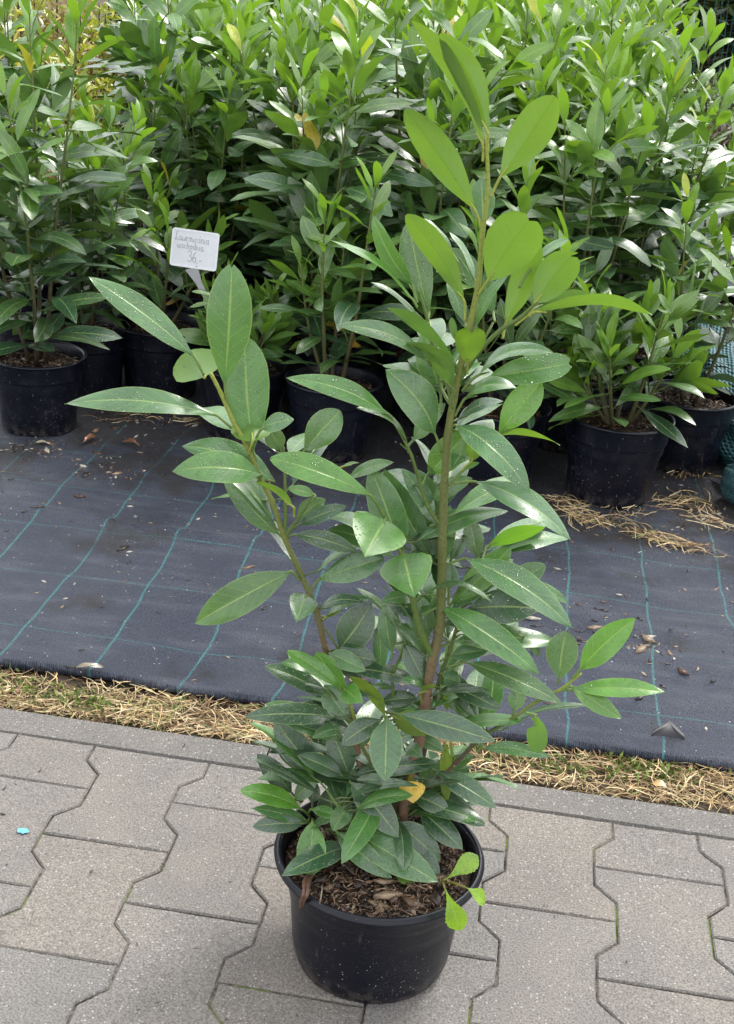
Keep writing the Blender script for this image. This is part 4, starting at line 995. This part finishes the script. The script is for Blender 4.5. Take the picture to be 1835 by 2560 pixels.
lying('fallen_leaf', 'reddish brown leaf flat on the fabric before the left pots', (310, 996), (266, 985), .016, (.14, .035, .018, .1))
lying('fallen_leaf', 'small curled rust leaf beside the far left pot', (185, 990), (212, 972), .014, (.19, .05, .022, .1), .010)
lying('fallen_leaf', 'pale yellow leaf in the gap between the left pots', (222, 812), (250, 802), .020, (.66, .56, .12, .3), .006)
lying('fallen_leaf', 'grey brown dry leaf on the front edge of the fabric', (168, 1500), (232, 1494), .011, (.14, .10, .075, .1), .008)
lying('fallen_leaf', 'pale dry leaf on the left beside the pot foot', (112, 993), (75, 990), .010, (.40, .33, .24, .1), .006)
lying('fallen_leaf', 'brick red leaf scrap in the straw right of the big pot', (1135, 1655), (1118, 1690), .010, (.26, .07, .05, .1), -.006)
lying('fallen_leaf', 'ochre leaf under the soil strip edge at right', (1440, 1745), (1475, 1755), .014, (.45, .27, .10, .1), -.006)
for (p, q, lab) in (((352, 690), (412, 660), 'long yellow ochre leaf drooping over the pot left of the price sign'), ((786, 742), (776, 775), 'small orange withered leaf low in the medium laurel'), ((800, 765), (775, 768), 'twisted orange withered leaf beside the other orange one')):
    mb = MB(); B, T = vp(*p, 1.42 if p[0] > 600 else 1.62), vp(*q, 1.40 if p[0] > 600 else 1.60)
    leaf(mb, B, T, V3((0, -.6, 1)), .018, (.62, .36, .045, .5), 'e', .12, .3, 10, 3, 0, 0, .05, int(p[0])); tag(mb.build('withered_leaf', M_LEAFB), lab, 'leaf')
pg = MB(); a, b_, c = gp(1440, 1640), gp(1480, 1628), gp(1515, 1650)
for q in (a, b_, c): q.z = fab_z(q.x, q.y)
b_.z += .014
pg.add([a, b_, c, a+V3((.004, .016, .001)), b_+V3((.002, .016, -.004)), c+V3((0, .016, .001)), a+V3((0, 0, -.004)), c+V3((0, 0, -.004))], [(0, 1, 4, 3), (1, 2, 5, 4), (0, 6, 1), (2, 1, 7), (6, 7, 1)])
tag(pg.build('fabric_peg', flat('black_rubber', (.012, .012, .016), .5)), 'black folded peg holding down the front edge of the fabric', 'peg')

# ---------------------------------------------------------------- beyond the laurels
def bush(name, loc, h, rad, n, cols, lsize, label, cat, seed, trunk=True, group=None, upright=.7):
    rr = random.Random(seed); root = empty(name, loc, label, cat, group); fm, tm = MB(), MB()
    sticks = []
    for i in range(26):
        a = rr.uniform(0, 6.28); q = rad*math.sqrt(rr.random()); e = V3((q*math.cos(a), q*math.sin(a), h*rr.uniform(.6, 1)*(1-.35*(q/rad)**2)))
        s0_ = V3((q*.15*math.cos(a), q*.15*math.sin(a), .03)); m_ = s0_.lerp(e, .5)+V3((e.x*.2, e.y*.2, 0)); pp = spline([s0_, m_, e], 5); sticks.append(pp)
        tube(tm, pp, [.009*(1-i_/len(pp))+.002 for i_ in range(len(pp))], 5, (.07, .05, .035, 1))
    for i in range(n):
        pp = rr.choice(sticks); k = rr.uniform(.15, 1)**.8*(len(pp)-1.01); p = pp[int(k)].lerp(pp[int(k)+1], k-int(k)) + V3((rr.gauss(0, .1)*rad, rr.gauss(0, .1)*rad, rr.gauss(0, .04)*h))
        d = V3((rr.gauss(0, 1), rr.gauss(0, 1), abs(rr.gauss(0, 1))*upright+.2)).normalized(); L = lsize*rr.uniform(.6, 1.3); c = rr.choice(cols); f = rr.uniform(.7, 1.25)
        leaf(fm, p, p+d*L, V3((rr.gauss(0, 1), rr.gauss(0, 1), 1)), L*.28, (c[0]*f, c[1]*f, c[2]*f, .35), 'e', .05, .1, 3, 1, 0, 0, 0, i)
    tm.build('stem', M_BARK, root); fm.build('foliage', M_LEAFB, root); return root
GOLD = [(.42, .42, .03), (.30, .36, .03), (.55, .48, .05)]; HEA = [(.40, .20, .12), (.30, .12, .08), (.45, .33, .10), (.35, .36, .06)]
def far_at(px, py, dist): d = ray(px, py); q = CAM + d*(dist/d.dot(CF)); return q
for i, (px, dist, h, cols, lab) in enumerate([(-30, 5.0, .80, GOLD, 'golden yellow conifer at the far left edge beyond the laurels'), (118, 5.6, .90, HEA, 'reddish tinged heather bush between golden conifers beyond the laurels'), (215, 6.4, .86, GOLD, 'golden conifer right of the reddish heather beyond the laurels'),
        (60, 6.4, .98, GOLD, 'golden conifer standing furthest back at the upper left'), (-70, 4.3, .5, HEA, 'low reddish heather at the left picture edge beyond the laurels'), (132, 4.7, .70, GOLD, 'low bright golden conifer in front of the reddish heather')]):
    q = far_at(px, 60, dist); bush('golden_conifer' if cols is GOLD else 'heather', V3((q.x, q.y, 0)), h, .30, 3200, cols, .045, lab, 'shrub', 300+i)
for i, (px, dist, h, cols, lab) in enumerate([(1580, 6.3, .42, [(.11, .04, .085), (.06, .025, .05), (.17, .075, .13)], 'dark purple leaved shrub beyond the laurels at upper right'), (1660, 6.1, .40, [(.11, .04, .085), (.06, .025, .05), (.17, .075, .13)], 'purple leaved shrub cut by the right picture edge'),
        (1585, 7.6, .52, [(.10, .16, .05), (.14, .22, .08), (.07, .12, .04)], 'low grey green shrub behind the purple shrub at upper right'), (1650, 7.2, .55, [(.10, .16, .05), (.14, .22, .08), (.07, .12, .04)], 'grey green shrub beside the purple shrub at the right edge'), (1640, 4.9, .45, [(.10, .18, .03), (.2, .28, .04)], 'yellowish green shrub at the right edge nearer than the purple one')]):
    q = far_at(px, 120, dist); bush('shrub', V3((q.x, q.y, 0)), h, .33, 2200, cols, .05, lab, 'shrub', 330+i)
for i, (px, dist, h) in enumerate([(1530, 9.0, 1.75), (1595, 8.4, 1.7), (1670, 8.8, 1.8), (1760, 8.6, 1.7)]):
    q = far_at(px, 20, dist)
    bush('dark_conifer', V3((q.x, q.y, 0)), h, .42, 5200, [(.010, .018, .012), (.016, .028, .016), (.025, .022, .016)], .10, ['dark evergreen at the upper right corner, leftmost of the dark ones', 'dark evergreen in the upper right corner behind the netting', 'dark evergreen cut by the right picture edge at the top', 'dark evergreen furthest right beyond the netting'][i], 'conifer', 360+i, upright=.3)
fn = MB(); rf = random.Random(8)
n0 = far_at(1535, 30, 7.9); n1 = far_at(1760, 30, 7.9)
for i in range(16):
    q = n0.lerp(n1, i/15); tube(fn, spline([V3((q.x+rf.gauss(0, .015), q.y+rf.gauss(0, .03), z)) for z in (0, .3, .6, .9, 1.2, 1.5)], 3), .0022, 5, (.02, .10, .10, 1))
for k in range(6):
    tube(fn, spline([V3((*n0.lerp(n1, q/4).xy, .12+k*.26+rf.gauss(0, .03))) for q in range(5)], 3), .0022, 5, (.02, .10, .10, 1))
tag(fn.build('netting_fence', M_TINT), 'thin teal netting hanging before the dark evergreens at upper right', 'netting')
